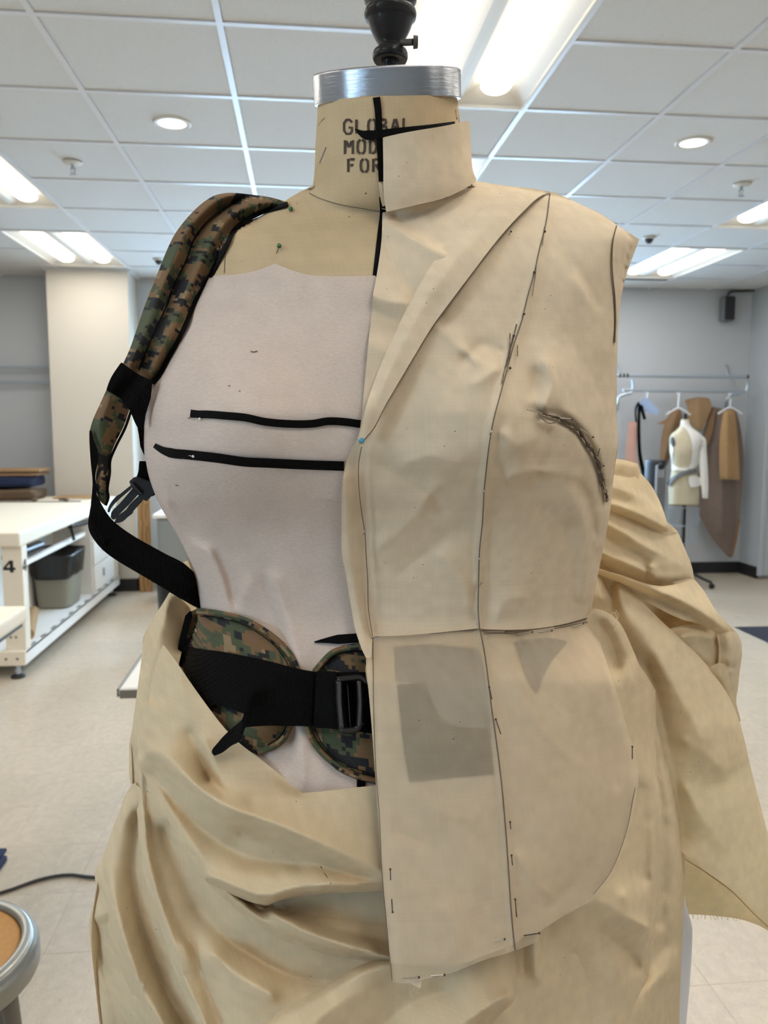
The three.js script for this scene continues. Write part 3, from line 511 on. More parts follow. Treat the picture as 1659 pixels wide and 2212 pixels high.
for (const [y, label] of [[2.022, 'upper steel wall rail left of the column'], [1.892, 'lower steel wall rail left of the column']]) {
  const t = thing('wall_rail', label, 'rail', { frame: 'W' });
  part('rail', rod([-3.9, y, WZ + 0.06], [-2.206, y, WZ + 0.06], 0.013, 0.013, 14), M.chrome, t);
  for (const x of [-3.6, -2.9]) part('bracket', join(rod([x, y, WZ], [x, y, WZ + 0.06], 0.01), rod([x, y, WZ], [x, y, WZ + 0.006], 0.03)), M.chrome, t);
}
{ const t = thing('work_table', 'corner of a cream covered work table nearest the left edge', 'table', { frame: 'W' }); bx(t, 'table_top', [-2.3, -0.925, 0.845, 0.9, -2.72, -1.5], M.creamCover, 0.014); for (const [x, z] of [[-1.15, -2.6], [-2.2, -2.6], [-2.2, -1.6], [-1.15, -1.6]]) bx(t, 'leg', [x - 0.04, x + 0.04, 0, 0.845, z - 0.04, z + 0.04], M.creamCover, 0.004); bx(t, 'under_rail', [-1.02, -0.94, 0.828, 0.845, -2.71, -2.2], M.bag, 0.003); }
{ const t = thing('side_table', 'grey laminate table corner showing behind the draped skirt', 'table', { frame: 'W' }), m = metric(span(-0.535, 0.55, 0.722, 0.75, -3.15, -2.27, 0.012)); part('table_top', m, M.greyLaminate, t); part('edge_band', metric(join(span(-0.5405, -0.5345, 0.7215, 0.7465, -3.14, -2.28, 0.002), span(-0.53, 0.545, 0.7215, 0.7465, -2.2715, -2.2655, 0.002))), M.edgeBand, t); for (const [x, z] of [[-0.2, -2.4], [0.45, -2.4], [-0.2, -3.0], [0.45, -3.0]]) part('leg', rod([x, 0, z], [x, 0.722, z], 0.018, 0.018, 14), M.edgeBand, t); }
{ const t = thing('timber_post', 'upright pine board leaning at the right side of the column', 'board', { frame: 'W' }), g = metric(span(-1.485, -1.375, 0, 0.86, -7.285, -7.25, 0.003)); part('board', g, M.pine, t); }
{ const t = thing('metal_cabinet', 'low grey metal cabinet with a yellow sticker behind the dress form', 'cabinet', { frame: 'W' }); bx(t, 'cabinet_body', [-1.22, -0.62, 0.02, 0.735, -7.1, -6.72], M.cabinetGrey, 0.006); bx(t, 'cabinet_top', [-1.25, -0.6, 0.735, 0.765, -7.12, -6.68], M.whitePaint, 0.005); bx(t, 'door', [-1.2, -0.925, 0.06, 0.715, -6.722, -6.708], M.cabinetGrey, 0.004); const d = bx(t, 'door', [-0.915, -0.64, 0.06, 0.715, -6.722, -6.708], M.cabinetGrey, 0.004); bx(d, 'handle', [-0.9, -0.885, 0.4, 0.5, -6.708, -6.69], M.chrome, 0.003); bx(t, 'sticker', [-1.1, -0.98, 0.742, 0.758, -6.681, -6.679], M.yellow); for (const x of [-1.18, -0.66]) for (const z of [-7.06, -6.76]) bx(t, 'foot', [x - 0.02, x + 0.02, 0, 0.022, z - 0.02, z + 0.02], M.rubber); }
{ const [x, , z] = onWorldZ(392, 1300, -5.3), t = thing('bagged_bin', 'bin wrapped in a shiny black bag behind the webbing strap', 'bin', { frame: 'W' }), prof = [[0.0001, 0], [0.13, 0], [0.145, 0.05], [0.155, 0.2], [0.16, 0.34], [0.15, 0.37], [0.12, 0.36], [0.0001, 0.3]], g = lathe(prof, 48), p = g.attributes.position; for (let i = 0; i < p.count; i++) { const y = p.getY(i), a = Math.atan2(p.getZ(i), p.getX(i)), k = 1 + 0.12 * (vnoise(Math.cos(a) * 4 + 9, Math.sin(a) * 4 + y * 3 + 9, 95) - 0.5); p.setXYZ(i, p.getX(i) * k, y, p.getZ(i) * k); } g.scale(1, 1.55, 1); g.computeVertexNormals(); part('bag', g.translate(x, 0, z), M.bag, t); }
// stool
{
  const t = thing('stool', 'round metal stool with a brown hardboard seat', 'stool', { frame: 'W' }), x = -0.641, z = -1.335, h = 0.605;
  part('seat_rim', lathe([[0.142, h - 0.006], [0.1425, h + 0.001], [0.146, h + 0.004], [0.156, h + 0.003], [0.163, h - 0.002], [0.166, h - 0.008], [0.1665, h - 0.012], [0.171, h - 0.015], [0.172, h - 0.02], [0.1715, h - 0.046], [0.169, h - 0.05], [0.165, h - 0.05], [0.163, h - 0.02], [0.142, h - 0.012]], 64).translate(x, 0, z), M.stoolRim, t);
  const b = part('seat_board', lathe([[0.0001, h - 0.004], [0.135, h - 0.004], [0.1415, h - 0.006], [0.1415, h - 0.012], [0.0001, h - 0.012]], 56).translate(x, 0, z), M.masonite, t);
  part('rivet', lathe([[0.0001, 0.0025], [0.004, 0.002], [0.006, 0]], 14).translate(x + 0.098, h - 0.004, z + 0.03), M.steel, b);
  for (let k = 0; k < 4; k++) { const a = 0.32 + k * Math.PI / 2; part('leg', rod([x + 0.2 * Math.cos(a), 0, z + 0.2 * Math.sin(a)], [x + 0.15 * Math.cos(a), h - 0.03, z + 0.15 * Math.sin(a)], 0.0135, 0.0135, 18), M.stoolLeg, t); }
  const ring = []; for (let k = 0; k < 12; k++) ring.push([x + 0.187 * Math.cos(k * Math.PI / 6), 0.16, z + 0.187 * Math.sin(k * Math.PI / 6)]); part('foot_ring', tube(ring, 0.008, 10, 60, true), M.stoolLeg, t);
}
part('cord', tube([[-1.9, 0.006, -2.1], [-1.3, 0.006, -2.38], [-0.97, 0.006, -2.52], [-0.88, 0.006, -2.58], [-0.8, 0.006, -2.6], [-0.7, 0.006, -2.575], [-0.4, 0.006, -2.56], [0.1, 0.006, -2.7]], 0.0052, 10, 80), M.cable, thing('extension_cord', 'dark cord lying on the floor behind the stool', 'cord', { frame: 'W' }));
{ const t = thing('clip', 'small blue grey plastic clip on the floor at the left edge', 'clip', { frame: 'W' }), [x, , z] = onWorldY(2, 1868, 0); part('jaw', metric(box(0.05, 0.02, 0.09, x - 0.012, 0.011, z + 0.02, 0.004)), M.navyCloth, t); part('lever', metric(box(0.03, 0.014, 0.06, x - 0.015, 0.022, z - 0.03, 0.004).rotateY(0)), M.navyCloth, t); }

// ================================================================ RIGHT BACKGROUND
const wz = (zw) => plane(zw), flat = (text, zw, o = {}) => sheet({ poly: pts(text, 4, true), map: plane(zw), cell: 2.2, th: 0.012, wave: 6, waveScale: 40, ...o }).rotateY(YAW), wband = (...q) => band(...q).rotateY(YAW);
{
  const t = thing('garment_rail', 'double steel garment rail on the wall behind the small dress form', 'rail', { frame: 'W' }), q = (u, v, z = -7.36) => onWorldZ(u, v, z);
  part('upper_rail', rod(q(1325, 811), q(1614, 814), 0.017, 0.017, 16), M.chrome, t); part('lower_rail', rod(q(1346, 843), q(1606, 846), 0.015, 0.015, 16), M.chrome, t);
  part('bracket', join(tube([q(1569, 790, WZ + 0.01), q(1571, 800, -7.5), q(1574, 812, -7.38)], 0.014, 8), tube([q(1612, 818), q(1615, 832), q(1611, 845), q(1598, 851), q(1582, 853), q(1572, 862), q(1568, 880, -7.5), q(1568, 884, WZ)], 0.015, 8)), M.chrome, t);
  part('bracket', join(tube([q(1336, 790, WZ + 0.01), q(1337, 800, -7.5), q(1338, 812, -7.38)], 0.014, 8), tube([q(1366, 820), q(1368, 835), q(1364, 848), q(1350, 852), q(1338, 857), q(1334, 870), q(1333, 882, WZ)], 0.015, 8)), M.chrome, t);
  for (const u of [1339, 1347, 1355]) part('stop', new THREE.SphereGeometry(0.02, 12, 8).translate(...q(u, 811)), M.rubber, t);
  part('end_cap', new THREE.SphereGeometry(0.019, 12, 8).translate(...q(1614, 814)), M.rubber, t);
}
const hang = (label, u, v0, v1) => { const t = thing('clothes_hanger', label, 'hanger', { frame: 'W' }), q = (a, b) => onWorldZ(a, b, -7.36); part('hook', tube([q(u - 2, v0 + 5), q(u - 1.5, v0), q(u + 1, v0 - 1.5), q(u + 2.5, v0 + 2), q(u + 1.5, v0 + 10), q(u, v1)], 0.008, 8), M.hanger, t); part('shoulder_bar', tube([q(u - 26, v1 + 14), q(u - 12, v1 + 5), q(u, v1), q(u + 12, v1 + 5), q(u + 26, v1 + 14)], 0.009, 8), M.hanger, t); return t; };
hang('white hanger carrying the brown sleeve pattern', 1465, 846, 882); hang('white hanger carrying the tan pattern piece at the right', 1577, 848, 880);
{ const t = thing('garment_cover', 'pale blue lit plastic cover on a white hanger', 'cover', { frame: 'W' }), q = (a, b) => onWorldZ(a, b, -7.36); part('sheet', flat('1396,858 1404,866 1414,876 1424,888! 1420,896 1408,894 1396,889 1388,892 1374,888! 1382,868', -7.36, { th: 0.05 }), M.bagBlue, t); part('hook', tube([q(1394, 848), q(1395, 843), q(1399, 843), q(1399, 850), q(1397, 860)], 0.008, 8), M.hanger, t); }
{ const t = thing('pink_panel', 'glossy pink cloth panel hanging by black straps', 'cloth', { frame: 'W' }); part('panel', flat('1357,911! 1377,912! 1377,940 1374,970 1380,1010! 1350,1010! 1352,970 1355,940', -7.38, { folds: [['1366,912 1362,1008', 25]] }), M.pink, t); part('strap', wband('1374,912 1374,880 1380,868', 4, { map: wz(-7.37), th: 0.006 }), M.black, t); }
part('strap', wband('1381,872 1380,930 1382,980 1388,1012 1396,1040', (k) => 6 + 4 * k, { map: wz(-7.33), th: 0.01 }), M.black, thing('long_strap', 'long black strap hanging beside the pink panel', 'strap', { frame: 'W' }));
part('strap', wband('1385,875 1389,892 1393,906', 7, { map: wz(-7.32), th: 0.01 }), M.black, thing('short_strap', 'short black strap under the pale blue cover', 'strap', { frame: 'W' }));
{ const t = thing('sleeve_pattern', 'brown paper sleeve pattern left of the small dress form', 'pattern', { frame: 'W' }); part('sleeve', flat('1450,882! 1459,887 1470,882! 1475,906 1466,935 1452,975 1441,1006! 1424,1002! 1427,965 1433,925 1443,900', -7.36, { folds: [['1462,890 1434,1000', 40]], edge: 0 }), M.kraftDark, t); part('wing', flat('1417,915! 1432,909 1446,900! 1446,915 1430,917', -7.38), M.kraft, t); }
{ const t = thing('bodice_pattern', 'stiff brown paper bodice pattern topmost behind the small dress form', 'pattern', { frame: 'W' }); part('sheet', flat('1479,864! 1495,860 1512,858 1532,860! 1537,876 1528,905 1515,932! 1500,924 1487,910 1486,885', -7.4, { folds: [['1508,862 1508,925', 20]], edge: 0 }), M.kraft, t); }
{ const t = thing('coat_pattern', 'long taupe hanging garment with a pointed hem by the partition', 'garment', { frame: 'W' }); part('body', flat('1534,878! 1560,882 1590,885! 1600,925 1607,990 1602,1080 1597,1130 1590,1165 1581,1205! 1572,1203! 1545,1172 1522,1135 1508,1105 1505,1050 1512,1000 1520,940', -7.45, { folds: [['1540,890 1530,1080', -30], ['1560,890 1560,1150', 40], ['1590,900 1590,1130', -20]], edge: -10 }), M.taupe, t); part('facing', flat('1528,918 1540,884! 1546,884! 1540,930 1530,960! 1522,960', -7.42), M.kraftDark, t); part('hem', flat('1600,1120! 1592,1165 1583,1203! 1578,1200! 1586,1160 1594,1125!', -7.43), M.kraftDark, t); }
{ const t = thing('panel_pattern', 'tan paper panel with a straight lower edge hanging over the taupe garment', 'pattern', { frame: 'W' }); part('panel', flat('1562,890! 1576,884 1588,888! 1592,930 1596,985 1597,1036! 1555,1036! 1553,990 1556,930', -7.36, { folds: [['1572,895 1572,1034', 45]], edge: 0 }), M.tan, t); }
// small dress form on its stand
{
  const rows = [[905, 1472, 1489, 0, 0.04], [918, 1470, 1491, 0, 0.045], [930, 1462, 1504, 0, 0.07], [938, 1451, 1514, 0, 0.085], [950, 1447, 1517, 0, 0.1], [975, 1447, 1512, 0, 0.115], [990, 1450, 1509, 0, 0.105], [1008, 1453, 1505, 0, 0.09], [1030, 1449, 1508, 0, 0.1], [1060, 1445, 1511, 0, 0.11], [1092, 1445, 1510, 0, 0.11]].map((r) => { r[3] = toF(onWorldZ(1480, r[0], -7.05))[2]; return r; });
  const m = inflate(rows, 2.1), sh = (name, poly, mat, off, o = {}) => part(name, sheet({ poly: pts(poly, 4, true), map: m, cell: 2.2, off, th: 0.01, wave: 3, waveScale: 30, ...o }), mat, t);
  const t = thing('small_dress_form', 'small cream dress form on a black pole beside the tower fan', 'mannequin');
  part('torso', shell(m, 906, 1092, { rows: 44, n: 28, back: (v) => (v < 925 ? 0.04 : 0.1) }), M.smallLinen, t);
  sh('arm_plate', '1452,943 1457,950 1458,960 1454,965 1449,958 1449,947', M.rubber, 0.012);
  const at = (u, v) => atZ(u, v, rows[0][3]);
  part('neck_finial', rod(at(1480, 912), at(1480, 893), 0.022, 0.016, 14), M.plasticBlack, t);
  part('pole', rod(at(1478, 1090), onWorldFloor(1478), 0.02, 0.02, 12), M.plasticBlack, t);
  const base = onWorldFloor(1478), legs = [];
  for (let k = 0; k < 4; k++) { const a = 0.5 + k * Math.PI / 2; legs.push(tube([[base[0], 0.2, base[2]], [base[0] + 0.15 * Math.cos(a), 0.11, base[2] + 0.15 * Math.sin(a)], [base[0] + 0.27 * Math.cos(a), 0.06, base[2] + 0.27 * Math.sin(a)]], 0.014, 8)); }
  part('stand_feet', join(...legs), M.plasticBlack, t);
  for (let k = 0; k < 4; k++) { const a = 0.5 + k * Math.PI / 2; part('caster', lathe([[0.0001, -0.012], [0.024, -0.012], [0.028, 0], [0.024, 0.012], [0.0001, 0.012]], 16).rotateX(Math.PI / 2).translate(base[0] + 0.27 * Math.cos(a), 0.03, base[2] + 0.27 * Math.sin(a)), M.rubber, t); }
  const wires = [], cx = at(1477, 1095), y0 = cx[1], y1 = at(1477, 1172)[1];
  for (let k = 0; k < 20; k++) { const a = k / 20 * 2 * Math.PI; wires.push(rod([cx[0] + 0.14 * Math.cos(a), y0, cx[2] + 0.1 * Math.sin(a)], [cx[0] + 0.135 * Math.cos(a), y1, cx[2] + 0.1 * Math.sin(a)], 0.003, 0.003, 5)); }
  for (const y of [y0, (y0 + y1) / 2, y1]) { const r = []; for (let k = 0; k < 14; k++) { const a = k / 14 * 2 * Math.PI; r.push([cx[0] + 0.138 * Math.cos(a), y, cx[2] + 0.1 * Math.sin(a)]); } wires.push(tube(r, 0.004, 5, 50, true)); }
  part('wire_cage', join(...wires), M.chrome, t);
  const j = thing('half_jacket', 'white cotton half jacket with one long sleeve on the small dress form', 'jacket');
  const js = (name, poly, off, o = {}) => part(name, sheet({ poly: pts(poly, 4, true), map: m, cell: 2.2, off, th: 0.008, wave: 4, waveScale: 26, ...o }), M.cotton, j);
  js('body', '1470,911! 1482,909 1489,912! 1494,925 1508,934 1518,942! 1520,962 1515,990 1508,1004 1495,1012 1486,1013! 1492,1000 1495,975 1492,950 1484,930 1474,920', 0.016);
  js('sleeve', '1512,940! 1523,946 1526,975 1529,1020 1530,1055 1529,1077! 1517,1076! 1515,1050 1511,1010 1512,975', 0.05, { th: 0.05, edge: -15, folds: [['1517,950 1520,1000 1523,1074', 15]] });
  js('side_panel', '1447,958! 1454,968 1452,985 1455,1005 1470,1010 1486,1011! 1486,1017! 1460,1016 1449,1014! 1450,990', 0.014);
  js('tail', '1488,1030! 1500,1027 1514,1032! 1518,1045 1510,1050 1492,1053! 1488,1042', 0.03);
  part('belt', band('1443,1048 1452,1036 1468,1026 1485,1020 1505,1017', 9, { map: m, off: 0.03, th: 0.012 }), M.speaker, thing('cloth_belt', 'dark grey belt slung across the small dress form', 'belt'));
}
function onWorldFloor(u) { const p = atZ(u, 1095, toF(onWorldZ(1480, 1095, -7.05))[2]); return [p[0], 0.02, p[2]]; }
{
  const t = thing('tower_fan', 'silver and black tower fan standing left of the small dress form', 'fan', { frame: 'W' }), [x, , z] = onWorldZ(1414, 1050, -6.7), top = onWorldZ(1414, 993, -6.7)[1];
  const prof = (w, d) => { const s = new THREE.Shape(); s.absellipse(0, 0, w, d, 0, 2 * Math.PI); return s; };
  part('housing', new THREE.ExtrudeGeometry(prof(0.072, 0.085), { depth: top - 0.12, bevelEnabled: true, bevelSize: 0.014, bevelThickness: 0.02, curveSegments: 24 }).rotateX(-Math.PI / 2).translate(x, 0.1, z), M.fanDark, t);
  const f = part('front_panel', metric(box(0.082, top - 0.24, 0.03, x, top / 2 + 0.08, z + 0.1, 0.014)), M.fanSilver, t);
  for (let k = 0; k < 30; k++) part('slat', metric(box(0.058, 0.008, 0.012, x, top - 0.16 - k * 0.022, z + 0.115, 0.002)), M.fanDark, f);
  part('control_dome', new THREE.SphereGeometry(0.032, 24, 16).scale(1, 1, 0.7).translate(x, top - 0.05, z + 0.115), M.plasticBlack, t);
  part('base', lathe([[0.0001, 0], [0.14, 0], [0.14, 0.015], [0.09, 0.05], [0.07, 0.11], [0.0001, 0.11]], 36).translate(x, 0, z), M.fanDark, t);
}
{
  const t = thing('wall_speaker', 'grey loudspeaker fixed high on the wall above the garment rail', 'speaker', { frame: 'W' }), [x, y] = onWorldZ(1568, 668, -7.62);
  part('speaker_body', metric(box(0.125, 0.25, 0.11, x, y, -7.6, 0.03)), M.speaker, t); part('speaker_grille', metric(box(0.105, 0.225, 0.02, x, y, -7.545, 0.009)), M.fanDark, t); part('wall_bracket', rod([x, y, -7.66], [x, y, WZ], 0.03), M.fanDark, t);
}
part('conduit', tube([onWorldZ(1572, 645, WZ + 0.03), onWorldZ(1573, 636, WZ + 0.03), onWorldZ(1580, 630, WZ + 0.03), onWorldZ(1600, 629, WZ + 0.03), onWorldZ(1634, 627, WZ + 0.03)], 0.012, 8, 40), M.cable, thing('cable_run', 'dark cable running from the wall speaker along the ceiling', 'cable', { frame: 'W' }));

// ================================================================ THE DRESS FORM
// depth map of the torso: shoulders and trunk, the neck joined on softly, two bust mounds
const trunk = inflate([
  [392, 700, 1010, -0.765, 0.012], [410, 655, 1130, -0.765, 0.03], [440, 606, 1250, -0.765, 0.048], [480, 545, 1325, -0.762, 0.064], [520, 482, 1362, -0.757, 0.076], [570, 466, 1352, -0.75, 0.085], [620, 450, 1344, -0.745, 0.09], [700, 402, 1336, -0.738, 0.095], [780, 354, 1333, -0.73, 0.1], [850, 322, 1332, -0.725, 0.104], [900, 313, 1332, -0.722, 0.106], [960, 312, 1335, -0.722, 0.106], [1010, 317, 1328, -0.725, 0.105], [1070, 335, 1321, -0.732, 0.103],
  [1110, 360, 1317, -0.738, 0.1], [1160, 388, 1307, -0.745, 0.098], [1210, 406, 1297, -0.75, 0.098], [1270, 422, 1286, -0.756, 0.1], [1335, 428, 1277, -0.76, 0.104], [1400, 408, 1300, -0.758, 0.112], [1480, 382, 1334, -0.755, 0.124], [1560, 362, 1354, -0.752, 0.136], [1650, 345, 1382, -0.75, 0.15], [1740, 335, 1390, -0.748, 0.163], [1900, 320, 1395, -0.745, 0.182], [2060, 308, 1400, -0.742, 0.2], [2240, 300, 1405, -0.74, 0.215]], 2.25);
const neckMap = inflate([[150, 686, 986, -0.76, 0.066], [225, 686, 987, -0.76, 0.066], [320, 682, 1000, -0.76, 0.067], [400, 676, 1012, -0.762, 0.068], [440, 660, 1030, -0.768, 0.068], [470, 640, 1050, -0.785, 0.066], [560, 600, 1080, -0.86, 0.05]], 2);
const smax = (a, b, k) => { const h = clamp(0.5 + 0.5 * (a - b) / k, 0, 1); return lerp(b, a, h) + k * h * (1 - h); };
const gauss = (u, v, cu, cv, su, sv) => Math.exp(-(((u - cu) / su) ** 2) - ((v - cv) / sv) ** 2);
const bodyMap = (u, v) => {
  let z = v < 392 ? -0.9 : trunk(u, v);
  z += 0.026 * gauss(u, v, 505, 930, 150, 150) * ss(300, 380, u) + 0.026 * gauss(u, v, 1090, 920, 150, 150) * ss(1345, 1260, u);
  if (v < 560) z = smax(z, neckMap(u, v), 0.014);
  return z;
};
bodyMap.rows = trunk.rows;
const skirtMap = inflate([[1270, 362, 1400, -0.757, 0.112], [1330, 338, 1410, -0.757, 0.12], [1400, 308, 1418, -0.755, 0.13], [1500, 292, 1424, -0.75, 0.146], [1600, 278, 1432, -0.748, 0.158], [1700, 280, 1458, -0.746, 0.166], [1760, 254, 1470, -0.745, 0.172], [1850, 221, 1482, -0.743, 0.18], [1900, 204, 1484, -0.742, 0.184], [2000, 193, 1482, -0.74, 0.192], [2140, 205, 1474, -0.738, 0.202], [2240, 217, 1468, -0.736, 0.208]], 2.2);
const jacketMap = (u, v) => (v < 1335 ? bodyMap(u, v) : lerp(bodyMap(u, v), Math.max(bodyMap(u, v), skirtMap(u, v) + 0.006), ss(1335, 1480, v)));
const form = thing('dress_form', 'linen covered dress form with metal neck cap and black finial, close to the viewer', 'mannequin');
{
  const body = part('torso', shell(bodyMap, 396, 1760, { rows: 90, n: 60, off: -0.004, back: (v) => lerp(0.03, 0.11, ss(396, 620, v)) }), M.linen, form);
  part('neck', shell(neckMap, 207, 470, { rows: 16, n: 48, off: -0.0025, back: 0.062 }), M.linen, form);
  part('chest_cover', sheet({ poly: pts('668,416! 690,428 740,443 790,452 828,457! 830,480 826,560 815,660! 600,640 440,640! 466,570 480,520 520,486 560,468 610,441 640,432', 5, true), map: bodyMap, cell: 5, off: 0, th: 0.003, wave: 0.3 }), M.linen, form);
  part('neck_cover', sheet({ poly: pts('687,221! 740,213 820,208 900,206 987,205! 992,250 1000,320 1010,392! 960,430 900,446 826,458! 790,452 740,443 690,428 668,416! 678,404 681,380 681,320 685,260', 5, true), map: bodyMap, cell: 5, off: 0.0006, th: 0.003, wave: 0.2 }), M.linen, form);
  part('seam_stitch', band('668,417 690,428 740,443 790,452 826,458', 1.6, { map: bodyMap, off: 0.0013, th: 0.001, n: 1 }), M.pencil, form);
  part('seam_stitch', band('490,505 487,540 484,590', 1.4, { map: bodyMap, off: 0.001, th: 0.001, n: 1 }), M.pencil, form);
  void body;
  part('pencil_mark', band('704,318 697,335 690,353', 2.2, { map: bodyMap, off: 0.0012, th: 0.001, n: 1 }), M.speaker, form);
  part('pencil_mark', band('985,238 987,250 987,259', 3, { map: bodyMap, off: 0.0012, th: 0.001, n: 1 }), M.pencil, form);
  // stencilled letters on the neck, each a thin film of ink
  const glyph = { G: ['17,6 12,0 5,0 0,7 0,25 5,32 13,32 17,27 17,18 10,18'], L: ['1,0 1,32', '5,32 15,32'], O: ['7,0 2,5 1,16 2,27 7,32', '11,0 16,5 17,16 16,27 11,32'], B: ['1,0 1,32', '5,1 13,2 14,9 11,14 6,15', '6,16 14,18 16,25 13,31 5,31'], A: ['0,32 7,1', '10,1 17,32', '6,20 11,20'], M: ['1,32 1,1', '4,3 9,17', '10,17 15,3', '18,1 18,32'], D: ['1,0 1,32', '5,1 12,4 15,16 12,28 5,31'], E: ['1,0 1,32', '5,1 14,1', '5,16 12,16', '5,31 14,31'], F: ['1,0 1,32', '5,1 15,1', '5,15 12,15'], R: ['1,0 1,32', '5,1 13,2 15,9 11,15 5,16', '9,18 16,32'] };
  const line = (word, u, v, step, su, sv, tilt) => [...word].forEach((ch, k) => {
    const ox = u + k * step, strokes = glyph[ch].map((s) => band(s.split(' ').map((p) => { const [a, b] = p.split(',').map(Number); const x = ox + a * su; return [x, v + b * sv + (x - u) * tilt]; }), 5.2, { map: bodyMap, off: 0.0014, th: 0.0007, n: 2, step: 2 }));
    part('stencil_letter', join(...strokes), M.ink, form);
  });
  line('GLOBAL', 743, 259, 25.6, 1, 0.94, -0.03); line('MODEL', 744, 302, 27, 1, 0.95, -0.01); line('FORM', 751, 343, 27, 1, 0.9, 0.0);
  // metal neck cap, leaning to the front
  const axis = new THREE.Vector3(-0.05, 1, 0.33).normalize(), c = atZ(836, 189, -0.758), R = 0.0672, hh = 0.0122;
  const cap = lathe([[0.0001, -hh], [R - 0.004, -hh], [R - 0.0008, -hh], [R, -hh + 0.0012], [R, hh - 0.002], [R - 0.0012, hh - 0.0003], [R - 0.003, hh], [0.0001, hh + 0.0005]], 96);
  cap.applyQuaternion(new THREE.Quaternion().setFromUnitVectors(new THREE.Vector3(0, 1, 0), axis)).translate(...c);
  part('neck_cap', cap, M.alu, form, 'brushed metal neck cap');
  // black cast finial with a side screw
  const S = 0.76 / FOCAL, a = atZ(843, 150, -0.76), y = (v) => atZ(843, v, -0.76)[1] - a[1];
  const fin = lathe([[0.0001, y(152)], [15, y(152)], [16, y(128)], [17, y(126)], [34, y(131)], [36, y(126)], [36, y(117)], [34, y(111)], [29, y(107)], [25, y(103)], [24, y(98)], [27, y(92)], [31, y(84)], [37, y(72)], [42, y(60)], [45, y(50)], [47, y(44)], [52, y(40)], [53.5, y(32)], [52, y(25)], [48, y(20)], [46, y(16)], [49, y(11)], [53, y(4)], [54, y(-8)], [50, y(-20)], [34, y(-30)], [18, y(-36)], [16, y(-90)], [0.0001, y(-90)]].map(([r, h]) => [r > 1 ? r * S : r, h]), 48);
  const f = part('finial', fin.translate(...a), M.iron, form, 'glossy black finial');
  part('collar_face', lathe([[17.5 * S, y(130)], [33 * S, y(133)], [33 * S, y(131.5)], [17.5 * S, y(128.5)]], 40).translate(...a), M.ironRaw, f);
  const s0 = atZ(868, 92, -0.75), s1 = atZ(893, 91, -0.742);
  part('set_screw', join(rod(s0, s1, 0.0028, 0.0028, 12), rod(s1, [s1[0] + 0.004, s1[1], s1[2]], 0.0056, 0.0052, 14)), M.ironRaw, f);
  part('pole', rod([a[0], 0.03, -0.76], [a[0], atZ(843, 1700, -0.76)[1], -0.76], 0.02, 0.02, 20), M.plasticBlack, form);
  const feet = []; for (let k = 0; k < 5; k++) { const q = k * 2 * Math.PI / 5; feet.push(tube([[a[0], 0.1, -0.76], [a[0] + 0.12 * Math.cos(q), 0.06, -0.76 + 0.12 * Math.sin(q)], [a[0] + 0.24 * Math.cos(q), 0.03, -0.76 + 0.24 * Math.sin(q)]], 0.016, 10)); }
  part('stand_feet', join(...feet), M.plasticBlack, form);
}
const ftape = (label, curve, w, off = 0.0022, o = {}) => part('tape', band(curve, w, { map: bodyMap, off, th: 0.0008, n: 6, ...o }), M.black, thing('style_tape', label, 'tape'));
ftape('black tape down the centre front of the neck', '813,210 817,240 818,262 820,300 822,345 824,392', (t) => lerp(16, 12, t), 0.0026);
ftape('black tape tied crosswise around the neck above the stand collar', '767,279 788,291 812,291 840,287 880,281 925,275 983,266', (t) => (t < 0.16 ? lerp(2, 22, t / 0.16) : lerp(24, 8, t)), 0.0034);
ftape('black tape down the centre front beside the muslin edge', '826,425 827,460 822,500 816,550 810,600 805,646', (t) => lerp(14, 10, t), 0.002);
// ---------------------------------------------------------------- knit shirt over the form
{
  const t = thing('knit_shirt', 'pinkish white knit shirt stretched over the bust and waist of the dress form', 'shirt');
  const creases = [['446,1180 470,1230 490,1290 497,1330', 5], ['465,1180 490,1235 508,1300', -2], ['590,1245 610,1310 630,1370 650,1440', 4], ['568,1250 590,1320 610,1380', -2], ['540,1255 520,1300', 2], ['410,1180 425,1220 445,1250 455,1260', 3], ['360,1075 370,1110 395,1160 440,1190', 3.5], ['368,1062 385,1105 405,1140 450,1178', -2.5], ['645,1560 650,1620 655,1690', 4], ['630,1580 622,1640', -3], ['690,1640 700,1690', 2], ['595,570 597,600', 2.5]].map(([c, h]) => [c, h * 2]);
  part('front', sheet({ poly: pts('432,640! 443,597! 470,595 509,593 551,585 578,576 595,569! 614,577 640,587 670,594 699,596 753,597 812,595! 830,800 830,1000 860,1400 860,1740! 600,1740 380,1700! 372,1560 400,1400 428,1335 424,1270 407,1210 390,1163 361,1111 336,1070 318,1012 312,960 313,900 322,850 352,782 396,706', 5, true), map: bodyMap, cell: 5, off: 0.0022, th: 0.002, folds: creases, decay: 0.0018, blur: 4, wave: 0.5, waveScale: 120 }), M.jersey, t);
  const body = inflate([[596, 452, 1344, -0.75, 0.08], [700, 402, 1336, -0.738, 0.085], [850, 322, 1330, -0.727, 0.09], [960, 313, 1330, -0.725, 0.09], [1070, 337, 1315, -0.735, 0.09], [1210, 408, 1290, -0.752, 0.085], [1335, 429, 1270, -0.762, 0.09], [1480, 384, 1320, -0.758, 0.1], [1740, 345, 1370, -0.752, 0.14]], 2.2);
  part('back', shell(body, 600, 1740, { rows: 50, n: 40, off: 0, back: 0.115 }), M.jersey, t);
  for (const [i, c] of ['541,758 547,760 556,758', '493,832 497,834', '405,903 411,903', '379,1048 386,1049', '516,843 519,847'].entries()) part('lint', band(c, 1.6, { map: bodyMap, off: 0.003, th: 0.0006, n: 1, step: 2 }), M.thread, t, i ? undefined : 'dark thread scrap');
}
ftape('upper black tape pinned across the bust of the knit shirt', '411,893 428,895 446,895 487,898 530,902 572,911 635,916 677,915 707,910 741,911 779,916', 17, 0.0042);
